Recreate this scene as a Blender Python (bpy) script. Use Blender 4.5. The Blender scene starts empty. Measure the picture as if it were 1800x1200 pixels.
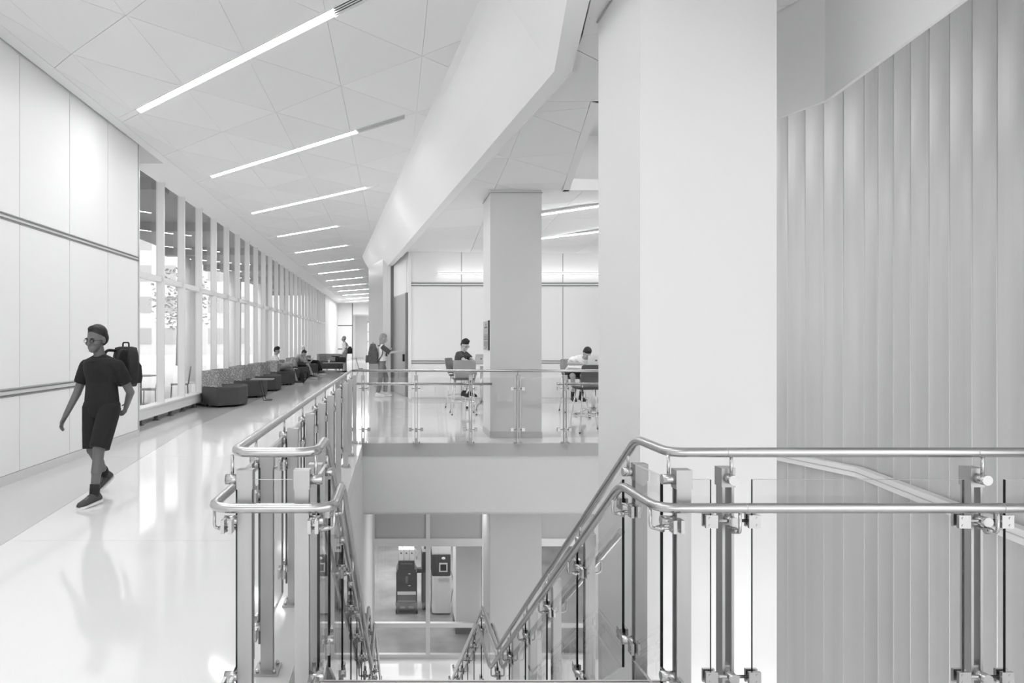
import bpy, bmesh, math, random
from mathutils import Vector, Matrix
random.seed(7)
S = bpy.context.scene
COL = S.collection
PI = math.pi

# ------------------------------------------------------------------ camera
F = 1250.0                      # focal length in pixels of the 1800 wide frame
cam_d = bpy.data.cameras.new('camera'); cam = bpy.data.objects.new('camera', cam_d); COL.objects.link(cam)
cam_d.sensor_width = 36.0; cam_d.lens = F/1800*36; cam_d.shift_x = (900-692)/1800.0
cam_d.clip_start = .05; cam_d.clip_end = 400
cam.location = (0, 0, 1.5); cam.rotation_euler = (PI/2, 0, 0)
S.camera = cam

# ------------------------------------------------------------------ world (even overcast sky) and exposure
W = bpy.data.worlds.new('overcast_sky'); S.world = W; W.use_nodes = True
W.node_tree.nodes['Background'].inputs[0].default_value = (1, 1, 1, 1)
W.node_tree.nodes['Background'].inputs[1].default_value = 1.3
vs = S.view_settings
vs.view_transform = 'Standard'; vs.look = 'None'; vs.exposure = 0.8; vs.gamma = 1.0; vs.use_curve_mapping = False
S.cycles.use_denoising = True
S.cycles.adaptive_threshold = .03
S.cycles.max_bounces = 8; S.cycles.diffuse_bounces = 5; S.cycles.glossy_bounces = 4
S.cycles.transparent_max_bounces = 24; S.cycles.transmission_bounces = 4
S.cycles.sample_clamp_indirect = 6.0
S.cycles.caustics_reflective = False; S.cycles.caustics_refractive = False

def area_light(name, loc, size_x, size_y, power, rot=(0, 0, 0)):
    d = bpy.data.lights.new(name, 'AREA'); d.shape = 'RECTANGLE'; d.size = size_x; d.size_y = size_y; d.energy = power
    o = bpy.data.objects.new(name, d); COL.objects.link(o); o.location = loc; o.rotation_euler = rot
    return o

# added fill lights, unseen: foreground, lobby, corridor end, workshop; last one lights the well
area_light('foreground_fill', (1.2, -1.5, 4.0), 5.0, 5.0, 30)  # unseen fill added above and behind the camera to lift the foreground
area_light('lobby_soffit_fill', (3.2, 12.8, -1.2), 4.5, 2.6, 65)  # added fill hidden below the balcony, brightens the lower lobby
area_light('lobby_near_fill', (2.5, -.5, -.35), 5.0, 4.0, 370)  # added fill under the near slab; floor bounce brightens the balcony fascia
area_light('far_corridor_fill', (-2.6, 53.5, 4.5), 2.4, 5.0, 110)  # extra fill added to brighten the far wall, not a fixture
area_light('workshop_fill', (0.5, 20.0, -2.0), 7.0, 6.0, 260)  # added fill out of sight, brightens the room behind the lower glass
area_light('well_ceiling_light', (2.5, 8.8, 4.66), .7, 2.4, 18)

# ------------------------------------------------------------------ materials
def lin(v):
    v = v/255.0
    return v/12.92 if v <= .04045 else ((v+.055)/1.055)**2.4

MATS = {}
def mat(name, g, rough=.5, metal=0., spec=.5, noise=0., nscale=8., bump=0., bscale=40., emit=0., stretch=None, fine=0., fscale=200.):
    m = bpy.data.materials.new(name); m.use_nodes = True
    nt = m.node_tree; b = nt.nodes['Principled BSDF']
    c = lin(g)
    b.inputs['Base Color'].default_value = (c, c, c, 1)
    b.inputs['Roughness'].default_value = rough; b.inputs['Metallic'].default_value = metal
    b.inputs['Specular IOR Level'].default_value = spec
    if noise or bump or fine:
        tc = nt.nodes.new('ShaderNodeTexCoord'); mp = nt.nodes.new('ShaderNodeMapping')
        nt.links.new(tc.outputs['Object'], mp.inputs[0])
        if stretch: mp.inputs['Scale'].default_value = stretch
    if noise or fine:
        n = nt.nodes.new('ShaderNodeTexNoise'); n.inputs['Scale'].default_value = nscale if noise else fscale
        n.inputs['Detail'].default_value = 5
        nt.links.new(mp.outputs[0], n.inputs['Vector'])
        r = nt.nodes.new('ShaderNodeValToRGB')
        a = noise or fine
        lo, hi = c*(1-a), min(1, c*(1+a))
        r.color_ramp.elements[0].position = .3; r.color_ramp.elements[1].position = .7
        r.color_ramp.elements[0].color = (lo, lo, lo, 1); r.color_ramp.elements[1].color = (hi, hi, hi, 1)
        nt.links.new(n.outputs['Fac'], r.inputs[0]); nt.links.new(r.outputs[0], b.inputs['Base Color'])
    if bump:
        n2 = nt.nodes.new('ShaderNodeTexNoise'); n2.inputs['Scale'].default_value = bscale
        nt.links.new(mp.outputs[0], n2.inputs['Vector'])
        bp = nt.nodes.new('ShaderNodeBump'); bp.inputs['Strength'].default_value = bump; bp.inputs['Distance'].default_value = .01
        nt.links.new(n2.outputs['Fac'], bp.inputs['Height']); nt.links.new(bp.outputs[0], b.inputs['Normal'])
    if emit:
        b.inputs['Emission Color'].default_value = (1, 1, 1, 1); b.inputs['Emission Strength'].default_value = emit
    MATS[name] = m
    return m

def glass_mat(name, tint=.94, ior=1.5, gain=1.0, rough=.0):
    m = bpy.data.materials.new(name); m.use_nodes = True
    nt = m.node_tree; nt.nodes.clear()
    out = nt.nodes.new('ShaderNodeOutputMaterial'); mix = nt.nodes.new('ShaderNodeMixShader')
    tr = nt.nodes.new('ShaderNodeBsdfTransparent'); gl = nt.nodes.new('ShaderNodeBsdfGlossy'); fr = nt.nodes.new('ShaderNodeFresnel')
    tr.inputs[0].default_value = (tint, tint, tint, 1); gl.inputs['Roughness'].default_value = rough
    gl.inputs[0].default_value = (gain, gain, gain, 1)
    fr.inputs[0].default_value = ior
    geo = nt.nodes.new('ShaderNodeNewGeometry'); inv = nt.nodes.new('ShaderNodeMath'); inv.operation = 'SUBTRACT'; inv.inputs[0].default_value = 1.0
    mul = nt.nodes.new('ShaderNodeMath'); mul.operation = 'MULTIPLY'      # reflect only on the side where light enters the pane
    nt.links.new(geo.outputs['Backfacing'], inv.inputs[1]); nt.links.new(inv.outputs[0], mul.inputs[0]); nt.links.new(fr.outputs[0], mul.inputs[1])
    nt.links.new(mul.outputs[0], mix.inputs[0]); nt.links.new(tr.outputs[0], mix.inputs[1]); nt.links.new(gl.outputs[0], mix.inputs[2])
    nt.links.new(mix.outputs[0], out.inputs[0])
    MATS[name] = m
    return m

mat('paint_white', 238, .55); mat('paint_wall', 240, .45); mat('panel_wall', 240, .48)
mat('paint_grey', 238, .6); mat('ceiling_panel', 238, .75, fine=.015, fscale=300); mat('ceiling_panel_b', 236, .75, fine=.015, fscale=300)
mat('ceiling_panel_c', 240, .75, fine=.015, fscale=300)
mat('column_near', 226, .6); mat('joint', 125, .9); mat('alu', 205, .35, .6); mat('alu_dark', 120, .4, .5)
mat('terrazzo', 236, .07, fine=.05, fscale=260., spec=.55); mat('terrazzo_border', 206, .08, fine=.06, fscale=260., spec=.55)
mat('granite', 196, .35, fine=.16, fscale=320.); mat('stone_base', 214, .3, fine=.06, fscale=200.)
mat('concrete', 150, .18, noise=.28, nscale=1.1); mat('steel', 186, .3, 1., noise=.06, nscale=30., stretch=(1, 1, .06))
mat('steel_tube', 188, .27, 1.); mat('steel_post', 180, .45, 1., noise=.05, nscale=20., stretch=(1, 1, .05))
mat('glass_edge', 28, .2); mat('glass_edge_light', 190, .2); glass_mat('glass_guard', .94, 1.45); glass_mat('glass_window', .93, 1.5); glass_mat('glass_lower', .9, 1.5)
mat('flute', 210, .42, .25, noise=.05, nscale=6., stretch=(1, 1, .02)); mat('flute_seam', 225, .4, .3); mat('fin', 226, .3)
mat('lamp', 255, .5, emit=24.0); mat('lamp_wash', 255, .5, emit=3.2); mat('vent_slot', 60, .8)
mat('fabric_dark', 66, .8, bump=.25, bscale=300.); mat('fabric_mid', 82, .8, bump=.25, bscale=300.); mat('black', 22, .6); mat('rubber', 35, .8)
mat('plastic_grey', 150, .45); mat('plastic_dark', 88, .45); mat('chrome', 225, .12, 1.); mat('table_white', 238, .3)
mat('skin_dark', 104, .55); mat('skin_mid', 165, .55); mat('skin_light', 192, .55); mat('hair_black', 28, .6, noise=.3, nscale=60.); mat('hair_blond', 148, .5, noise=.2, nscale=50., stretch=(1, 1, .15))
mat('hair_grey', 150, .6, noise=.2, nscale=80.); mat('cloth_black', 25, .85, bump=.3, bscale=30.); mat('cloth_charcoal', 72, .85, bump=.3, bscale=30.)
mat('cloth_white', 236, .85, bump=.3, bscale=30.); mat('cloth_jeans', 122, .85, noise=.12, nscale=20.); mat('cloth_khaki', 172, .85, bump=.3, bscale=30.)
mat('cloth_plaid', 110, .85, noise=.5, nscale=40.); mat('shoe_white', 232, .5); mat('sole_white', 225, .6); mat('laptop', 205, .35, .5); mat('screen', 30, .2)
mat('paper', 245, .7); mat('machine_white', 228, .4); mat('machine_dark', 74, .45); mat('machine_grey', 120, .45)
mat('sign_grey', 170, .4); mat('sign_dark', 60, .5); mat('sign_ink', 80, .6)
mat('paving', 225, .8, noise=.06, nscale=2.); mat('facade', 225, .8, noise=.04, nscale=1.); mat('facade_glass', 185, .2); mat('canopy', 112, .7); mat('outdoor_metal', 130, .5, .3)
mat('spandrel', 158, .3); mat('reveal', 170, .8); mat('leaf', 150, .7); mat('bark', 110, .8); mat('door_metal', 178, .32, .5, noise=.04, nscale=10., stretch=(1, 1, .03)); mat('bag_black', 30, .7, bump=.4, bscale=50.)
mat('bag_grey', 84, .7, noise=.25, nscale=12.); mat('skirting_dark', 110, .5); mat('cup_white', 245, .4)

def speckle(name, lo, hi, scale):
    m = mat(name, lo, .85); nt = m.node_tree; b = nt.nodes['Principled BSDF']
    tc = nt.nodes.new('ShaderNodeTexCoord'); v = nt.nodes.new('ShaderNodeTexVoronoi'); v.inputs['Scale'].default_value = scale
    r = nt.nodes.new('ShaderNodeValToRGB'); a, c = lin(lo), lin(hi)
    r.color_ramp.elements[0].position = .25; r.color_ramp.elements[1].position = .36
    r.color_ramp.elements[0].color = (c, c, c, 1); r.color_ramp.elements[1].color = (a, a, a, 1)
    nt.links.new(tc.outputs['Object'], v.inputs['Vector']); nt.links.new(v.outputs['Distance'], r.inputs[0]); nt.links.new(r.outputs[0], b.inputs['Base Color'])
speckle('fabric_speckled', 128, 205, 30.)

# ------------------------------------------------------------------ mesh helpers
class MB:
    """collects verts and faces (with a material slot index per face)"""
    def __init__(s): s.v = []; s.f = []; s.m = []; s.sm = []
    def add(s, vs_, fs, mi=0, smooth=False):
        o = len(s.v); s.v += [tuple(v) for v in vs_]
        for f in fs: s.f.append(tuple(i+o for i in f)); s.m.append(mi); s.sm.append(smooth)
        return s
    def box(s, x0, x1, y0, y1, z0, z1, mi=0):
        return s.add([(x0,y0,z0),(x1,y0,z0),(x1,y1,z0),(x0,y1,z0),(x0,y0,z1),(x1,y0,z1),(x1,y1,z1),(x0,y1,z1)],
                     [(0,3,2,1),(4,5,6,7),(0,1,5,4),(1,2,6,5),(2,3,7,6),(3,0,4,7)], mi)
    def cbox(s, c, sx, sy, sz, mi=0):
        return s.box(c[0]-sx/2, c[0]+sx/2, c[1]-sy/2, c[1]+sy/2, c[2]-sz/2, c[2]+sz/2, mi)
    def prism(s, poly, z0, z1, mi=0, smooth=False):
        n = len(poly)
        area = sum(poly[i][0]*poly[(i+1)%n][1]-poly[(i+1)%n][0]*poly[i][1] for i in range(n))
        if area < 0: poly = poly[::-1]
        vs_ = [(p[0], p[1], z0) for p in poly]+[(p[0], p[1], z1) for p in poly]
        return s.add(vs_, [tuple(range(n-1, -1, -1)), tuple(range(n, 2*n))]+[(i, (i+1) % n, n+(i+1) % n, n+i) for i in range(n)], mi, smooth)
    def loft(s, rings, mi=0, smooth=True, cap=True):
        n = len(rings[0]); o = [p for r in rings for p in r]; fs = []
        for k in range(len(rings)-1):
            for i in range(n):
                j = (i+1) % n
                fs.append((k*n+i, k*n+j, (k+1)*n+j, (k+1)*n+i))
        s.add(o, fs, mi, smooth)
        if cap:
            b = len(s.v)-len(o)
            s.f.append(tuple(b+i for i in range(n-1, -1, -1))); s.m.append(mi); s.sm.append(False)
            s.f.append(tuple(b+(len(rings)-1)*n+i for i in range(n))); s.m.append(mi); s.sm.append(False)
        return s
    def tube(s, pts, r, seg=12, mi=0, cap=True):
        """sweep a circle of radius r (number or list) along a polyline"""
        P = [Vector(p) for p in pts]; n = len(P)
        T = []
        for i in range(n):
            a = (P[i]-P[i-1]).normalized() if i else None
            b = (P[i+1]-P[i]).normalized() if i < n-1 else None
            t = a if b is None else b if a is None else (a+b)
            T.append(t.normalized())
        up = Vector((0, 0, 1)) if abs(T[0].z) < .9 else Vector((1, 0, 0))
        u = T[0].cross(up).normalized(); rings = []
        for i in range(n):
            u = (u-T[i]*u.dot(T[i])).normalized(); w = T[i].cross(u)
            ri = r[i] if isinstance(r, (list, tuple)) else r
            rings.append([P[i]+(u*math.cos(2*PI*k/seg)+w*math.sin(2*PI*k/seg))*ri for k in range(seg)])
        return s.loft(rings, mi, True, cap)
    def cyl(s, a, b, r, seg=12, mi=0): return s.tube([a, b], r, seg, mi)
    def ellipsoid(s, c, rx, ry, rz, seg=16, rings=10, M=None, mi=0):
        vs_ = []; fs = []
        for i in range(1, rings):
            th = PI*i/rings
            for k in range(seg):
                ph = 2*PI*k/seg
                vs_.append(Vector((rx*math.sin(th)*math.cos(ph), ry*math.sin(th)*math.sin(ph), rz*math.cos(th))))
        vs_.append(Vector((0, 0, rz))); vs_.append(Vector((0, 0, -rz)))
        t, b = len(vs_)-2, len(vs_)-1
        for i in range(rings-2):
            for k in range(seg):
                j = (k+1) % seg
                fs.append((i*seg+k, (i+1)*seg+k, (i+1)*seg+j, i*seg+j))
        for k in range(seg):
            j = (k+1) % seg
            fs.append((t, k, j)); fs.append((b, (rings-2)*seg+j, (rings-2)*seg+k))
        C = Vector(c)
        return s.add([((M @ v) if M else v)+C for v in vs_], fs, mi, True)
    def capsule(s, a, b, ra, rb, seg=12):
        a, b = Vector(a), Vector(b); d = (b-a); L = d.length
        d = d/L if L > 1e-6 else Vector((0, 0, 1))
        pts = []; rr = []
        for k in (85, 65, 40, 15): pts.append(a-d*ra*math.sin(math.radians(k))); rr.append(ra*math.cos(math.radians(k)))
        for k in (15, 40, 65, 85): pts.append(b+d*rb*math.sin(math.radians(k))); rr.append(rb*math.cos(math.radians(k)))
        return s.tube(pts, rr, seg)
    def mesh(s, name, mats):
        me = bpy.data.meshes.new(name)
        me.from_pydata([tuple(v) for v in s.v], [], s.f)
        for m in (mats if isinstance(mats, (list, tuple)) else [mats]): me.materials.append(MATS[m])
        me.polygons.foreach_set('material_index', s.m); me.polygons.foreach_set('use_smooth', s.sm)
        me.update()
        return me

def fillet(pts, rad, n=6):
    P = [Vector(p) for p in pts]; out = [P[0]]
    for i in range(1, len(P)-1):
        a, b, c = P[i-1], P[i], P[i+1]
        t = min(rad, (a-b).length*.48, (c-b).length*.48)
        p, q = b+(a-b).normalized()*t, b+(c-b).normalized()*t
        for k in range(n+1):
            w = k/n
            out.append(p*(1-w)**2+b*2*w*(1-w)+q*w*w)
    out.append(P[-1])
    return out

OFF = {}           # world position of every empty that parents parts built in world coordinates
def obj(name, mb, mats, parent=None, loc=None, rotz=0., world=False):
    """link one mesh object; world=True: the verts are world coordinates and the (unrotated) parent's place is taken off"""
    me = mb if isinstance(mb, bpy.types.Mesh) else mb.mesh(name, mats)
    o = bpy.data.objects.new(name, me); COL.objects.link(o)
    if parent is not None: o.parent = parent
    if loc is not None: o.location = loc
    if rotz: o.rotation_euler = (0, 0, rotz)
    if world and parent is not None and parent.name in OFF:
        p = OFF[parent.name]; l = Vector(loc) if loc is not None else Vector((0, 0, 0)); o.location = l-p
    return o
def tag(o, label=None, cat=None, group=None, kind=None):
    if label: o['label'] = label
    if cat: o['category'] = cat
    if group: o['group'] = group
    if kind: o['kind'] = kind
    return o
def thing(name, label, cat, loc=(0, 0, 0), rotz=0., group=None, kind=None):
    o = bpy.data.objects.new(name, None); COL.objects.link(o); o.empty_display_size = .1
    o.location = loc; o.rotation_euler = (0, 0, rotz); OFF[o.name] = Vector(loc)
    return tag(o, label, cat, group, kind)
def struct(name, mb, m, label=None, parent=None):
    o = obj(name, mb, m, parent)
    return tag(o, label=label, kind='structure')
def copy_tree(o, parent=None):
    c = o.copy(); COL.objects.link(c); c.parent = parent
    for ch in [x for x in bpy.data.objects if x.parent == o]: copy_tree(ch, c)
    return c
# ================================================================== SETTING: floors
ZC = 4.61            # corridor ceiling
ZL = 3.81            # lounge ceiling
ZB = -5.40           # lower floor
XW = -4.05           # panelled wall on the left
XG = -4.62           # window glass
XE = -0.46           # slab edge of the stairwell
YB = 10.53           # balcony edge
Y0 = 3.15            # top nosing of the stair

fl = struct('floor', MB().box(-5.2, XE-.001, -8, 59, -.18, -.006).box(XE, 8, -8, Y0-.03, -.18, -.006).box(XE, 8, YB, 21.6, -.18, -.006).box(XE, 1.0, 21.6, 59, -.18, -.006), 'paint_grey',
            'glossy white terrazzo floor of the corridor and lounge')
def slab(poly, m, name='floor_panel'):
    obj(name, MB().prism(poly, -.006, 0), m, fl)
g = .002
bx = lambda y: -2.78 if y <= 4 else max(-3.5, -2.78-.72*(y-4)/8)
ys = [-8, -2.5, 1.4, 5.36, 9.3, 13.2, 17.1, 21, 25, 29, 33, 37, 41, 45, 49, 53, 59]
for a, b in zip(ys[:-1], ys[1:]):
    cuts = [a]+[y for y in (4, 12) if a < y < b]+[b]
    right = [(bx(y)+g, min(max(y, a+g), b-g)) for y in cuts]
    slab(right+[(XE if b < 22 else 1.0, b-g), (XE if b < 22 else 1.0, a+g)], 'terrazzo')
    slab([(bx(y)-g, min(max(y, a+g), b-g)) for y in cuts]+[(-5.2, b-g), (-5.2, a+g)], 'terrazzo_border', 'floor_border')
for xa, xb in ((XE, 2.5), (2.5, 5.2), (5.2, 8)):
    slab([(xa+g, -8), (xb-g, -8), (xb-g, Y0-.03), (xa+g, Y0-.03)], 'terrazzo')
# lounge floor: plain field, border strip along its back wall
slab([(XE+g, YB), (1.9, YB), (.5, 17.2), (.35, 17.9), (.35, 20.99), (XE+g, 20.99)], 'terrazzo')
slab([(1.91, YB), (8, YB), (8, 17.2), (.52, 17.2)], 'terrazzo')
slab([(.51, 17.21), (8, 17.21), (8, 21.6), (.36, 21.6), (.36, 17.91)], 'terrazzo_border', 'floor_border')

# stair-head nosing and slab edges
nos = tag(obj('stair_nosing', MB().box(-.36, 1.2, Y0-.03, Y0, -.05, .002), 'stone_base'), 'pale stone nosing strip along the head of the stair', kind='structure')
obj('nosing_groove', MB().box(-.36, 1.2, Y0-.022, Y0-.014, -.045, .0035), 'alu_dark', nos)

# balcony edge and the fascia below it
struct('trim_1', MB().box(XE, 8, YB-.02, YB+.3, -.19, -.004), 'granite', 'grey granite edge strip along the balcony floor')
struct('wall_balcony', MB().box(XE, 8, YB, YB+.3, -1.03, -.19), 'paint_grey', 'white fascia wall below the balcony edge')
struct('ceiling_lower', MB().box(XE, 8, YB+.3, 15.6, -1.13, -1.03), 'paint_white', 'white soffit under the balcony')
struct('wall_stairwell', MB().box(XE-.2, XE, -5.2, 15.5, ZB, -.185), 'paint_wall', 'white side wall of the stairwell below the corridor')
struct('wall_stair_front', MB().box(XE, 8, -5.2, -5.0, ZB, -.18), 'paint_wall')
struct('floor_lower', MB().box(-9, 9, -5.2, 15.5, ZB-.2, ZB), 'terrazzo', 'pale floor of the lower lobby')
struct('floor_workshop', MB().box(-9, 9, 15.5, 27, ZB-.2, ZB), 'concrete', 'polished mottled concrete floor of the lower workshop')
struct('wall_workshop', MB().box(-9, 9, 26.8, 27, ZB, -1), 'paint_wall')
struct('wall_workshop_side', MB().box(-9.2, -9, 15.5, 27, ZB, -1), 'paint_wall')
struct('wall_workshop_end', MB().box(8.8, 9, -5.2, 27, ZB, -.18), 'paint_wall')
struct('ceiling_workshop', MB().box(-9, 9, 15.6, 27, -1.9, -1.8), 'paint_white')

# ================================================================== lower glass partition (window_2)
w2 = thing('window_2', 'aluminium framed glass partition of the lower workshop', None, (0, 15.5, ZB), kind='structure')
yg = 15.5
for x in (-.46, .745, 1.96, 3.16, 4.4, 5.6):
    obj('mullion', MB().box(x-.045, x+.045, yg-.05, yg+.05, ZB, -1.13), 'alu', w2, world=True)
for z0, z1 in ((ZB, ZB+.1), (-4.72, -4.62), (-2.95, -2.78)):
    obj('transom', MB().box(-.46, 6, yg-.045, yg+.045, z0, z1), 'alu', w2, world=True)
xs = [-.46, .745, 1.96, 3.16, 4.4, 5.6]
for a, b in zip(xs[:-1], xs[1:]):
    for z0, z1 in ((ZB+.1, -4.72), (-4.62, -2.95)):
        obj('pane', MB().box(a+.045, b-.045, yg-.006, yg+.006, z0, z1), 'glass_lower', w2, world=True)
    obj('spandrel_panel', MB().box(a+.045, b-.045, yg-.012, yg+.012, -2.78, -1.13), 'spandrel', w2, world=True)

# ================================================================== left wall with panels
wl = struct('wall_left', MB().box(XW-.5, XW-.03, -8, 11.27, 0, ZC+.6), 'joint', 'white panelled wall along the left of the corridor')
ysw = [11.27-1.19*k for k in range(0, 17)]
for b, a in zip(ysw[:-1], ysw[1:]):
    for z0, z1 in ((.105, .915), (1.005, 2.765), (2.845, ZC+.5)):
        obj('wall_panel', MB().box(XW-.03, XW, a+.007, b-.007, z0, z1), 'panel_wall', wl)
for z0, z1 in ((.92, 1.0), (2.77, 2.84)):
    r = obj('rail', MB().box(XW-.03, XW+.002, -8, 11.27, z0, z1), 'panel_wall', wl)
    for zz in (z0+.006, z1-.02): obj('rail_bead', MB().box(XW+.002, XW+.014, -8, 11.27, zz, zz+.014), 'alu_dark', r)
obj('end_trim', MB().box(XW-.5, XW+.012, 11.27, 11.295, 0, ZC+.5), 'alu', wl)
struct('baseboard_left', MB().box(XW-.02, XW+.012, -8, 11.27, 0, .1), 'stone_base')

# ================================================================== window wall of the corridor (window_1)
w1 = thing('window_1', 'long glazed curtain wall with slim white fins along the corridor', None, (XG, 11.3, 0), kind='structure')
P = 1.37; YW0 = 12.55-P; NB = 26
fin_me = MB().box(-.02, .13, -.03, .03, .31, ZC+.1).mesh('fin', 'fin')
cap_me = MB().box(-.02, .0, .03, .036, .31, ZC).mesh('fin_gasket', 'black')
lo_me = MB().box(-.008, .008, .034, P-.034, .33, 2.66).mesh('pane', 'glass_window')
hi_me = MB().box(-.008, .008, .034, P-.034, 2.76, ZC).mesh('pane', 'glass_window')
tr_me = MB().box(-.03, .09, .03, P-.03, 2.66, 2.76).mesh('transom', 'fin')
for k in range(NB+1):
    y = YW0+k*P
    f_ = obj('mullion', fin_me, None, w1, (0, y-11.3, 0))
    obj('gasket', cap_me, None, f_)
    if k < NB:
        obj('pane', lo_me, None, w1, (0, y-11.3, 0)); obj('pane', hi_me, None, w1, (0, y-11.3, 0)); obj('transom', tr_me, None, w1, (0, y-11.3, 0))
YWE = YW0+NB*P
sill = obj('sill', MB().box(-.06, .16, 0, YWE-11.3, .28, .31).box(.1, .14, 0, YWE-11.3, .1, .28).box(-.1, -.06, 0, YWE-11.3, -.02, .3), 'fin', w1)
for k in range(40):
    obj('sill_foot', MB().box(.06, .13, -.025, .025, .012, .1).box(.04, .15, -.05, .05, 0, .012), 'plastic_dark', sill, (0, .55+k*.85, 0))
# wall past the windows and the far end of the corridor
struct('wall_left_far', MB().box(-5.2, -4.55, YWE, 58.2, 0, 5.3), 'panel_wall')
YF = 58.0
wf = struct('wall_far', MB().box(-5.2, -3.35, YF, YF+.3, 0, 5.3).box(-3.35, 1.5, YF, YF+.3, 3.7, 5.3).box(1.0, 1.5, YF, YF+.3, 0, 3.7), 'panel_wall', 'white wall closing the far end of the corridor')
obj('wall_seam', MB().box(-4.55, -3.35, YF-.012, YF, 2.75, 2.83), 'alu_dark', wf)
obj('wall_seam', MB().box(-4.55, -3.35, YF-.012, YF, .85, .93), 'alu_dark', wf)
obj('wall_seam', MB().box(-3.4, -3.33, YF-.012, YF, 0, 4.6), 'alu_dark', wf)
# vestibule with the far glazed door
struct('wall_vestibule', MB().box(-3.6, -3.35, YF+.3, 63, 0, 3.7).box(1.0, 1.2, YF+.3, 63, 0, 3.7).box(-3.6, 1.2, YF+.3, 63, 3.7, 3.9).box(-3.35, -2.35, 62.8, 63, 0, 3.7).box(-2.35, 1.0, 62.8, 63, 3.3, 3.7).box(-3.6, 1.2, YF+.3, 63, -.1, 0), 'paint_wall')
d1 = thing('door_1', 'far glazed entrance door with sunlit trees behind', None, (-1.0, 62.9, 0), kind='structure')
for x in (-2.35, -1.2, -.05, .95): obj('door_frame', MB().box(x-.04, x+.04, 62.84, 62.94, 0, 3.3), 'alu', d1, world=True)
for z in (.05, 1.5, 2.35, 3.25): obj('door_rail', MB().box(-2.35, 1, 62.85, 62.93, z-.05, z+.05), 'alu', d1, world=True)
for a, b in ((-2.31, -1.24), (-1.16, -.09), (-.01, .91)):
    for z0, z1 in ((.1, 1.45), (1.55, 2.3), (2.4, 3.2)):
        obj('pane', MB().box(a, b, 62.88, 62.89, z0, z1), 'glass_window', d1, world=True)

# ================================================================== corridor ceiling: faceted triangular panels
cl = struct('ceiling', MB().box(-5.4, 8, -8, 59, ZC+.62, ZC+.7), 'paint_white', 'faceted white ceiling of triangular panels above the corridor')
# slot between ceiling edge and left wall: plain perimeter bands
obj('ceiling_band', MB().box(-3.99, -3.86, -8, 12.45, ZC-.004, ZC+.04), 'paint_white', cl)
obj('ceiling_band', MB().box(-4.6, -3.86, 12.45, 59, ZC-.004, ZC+.04), 'paint_white', cl)
obj('ceiling_band_edge', MB().box(-4.02, -3.99, -8, 12.45, ZC-.004, ZC+.35), 'paint_white', cl)
obj('ceiling_band_edge', MB().box(-4.02, XW-.5, 12.42, 12.45, ZC-.004, ZC+.35), 'paint_white', cl)
XN = [-3.86, -3.51, -2.556, -1.60, -.645, .31, 1.265]
CK = [4.23+1.915*k for k in range(-5, 32)]
def nz(i, k):
    on_light = (k-5) % 2 != 0
    if i == 0: return ZC
    return ZC+(0.0 if on_light else (.016 if (i+(k//2)) % 2 else .0))
beam_x = lambda y: -.5+.0992*(19.4-y) if y > 5.95 else .834-.158*(5.95-y)      # left top edge of the bulkhead
def tri_clip(tri):
    """keep the part of a ceiling triangle left of the bulkhead"""
    poly = [Vector(p) for p in tri]; out = []
    d = [p.x-(beam_x(min(p.y, 23.0))+.12) for p in poly]
    for a in range(3):
        b = (a+1) % 3
        if d[a] <= 0: out.append(poly[a])
        if (d[a] <= 0) != (d[b] <= 0):
            t = d[a]/(d[a]-d[b]); out.append(poly[a]+(poly[b]-poly[a])*t)
    return out
far = MB(); npan = 0
for ki in range(len(CK)-1):
    for i in range(len(XN)-1):
        n = lambda ii, kk: (XN[ii], CK[kk]-XN[ii], nz(ii, kk-0))
        A, B, C_, D = n(i, ki), n(i+1, ki), n(i+1, ki+1), n(i, ki+1)
        for tri in ((A, B, C_), (A, C_, D)):
            if max(p[1] for p in tri) > 58.5: continue
            t = tri_clip(tri)
            if len(t) < 3: continue
            c = sum((Vector(p) for p in t), Vector())/len(t)
            gap = .003
            q = [p+(c-p).normalized()*min(gap*1.6, (c-p).length*.5) for p in t]
            vs_ = [tuple(p) for p in q]+[(p.x, p.y, p.z+.02) for p in q]; m_ = len(q)
            fs = [tuple(range(m_)), tuple(range(2*m_-1, m_-1, -1))]+[(j, m_+j, m_+(j+1) % m_, (j+1) % m_) for j in range(m_)]
            fs = [f[::-1] for f in fs]
            if c.y < 32:
                obj('ceiling_panel', MB().add(vs_, fs), ('ceiling_panel', 'ceiling_panel_b', 'ceiling_panel_c')[(i*2+ki*3+(tri[1] == C_)) % 3], cl); npan += 1
            else:
                far.add(vs_, fs)
fo = obj('ceiling_panel_field', far, 'ceiling_panel', cl); tag(fo, kind='stuff')
struct('ceiling_backing', MB().box(-4.0, 2.2, -8, 59, ZC+.12, ZC+.14), 'joint')

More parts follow.
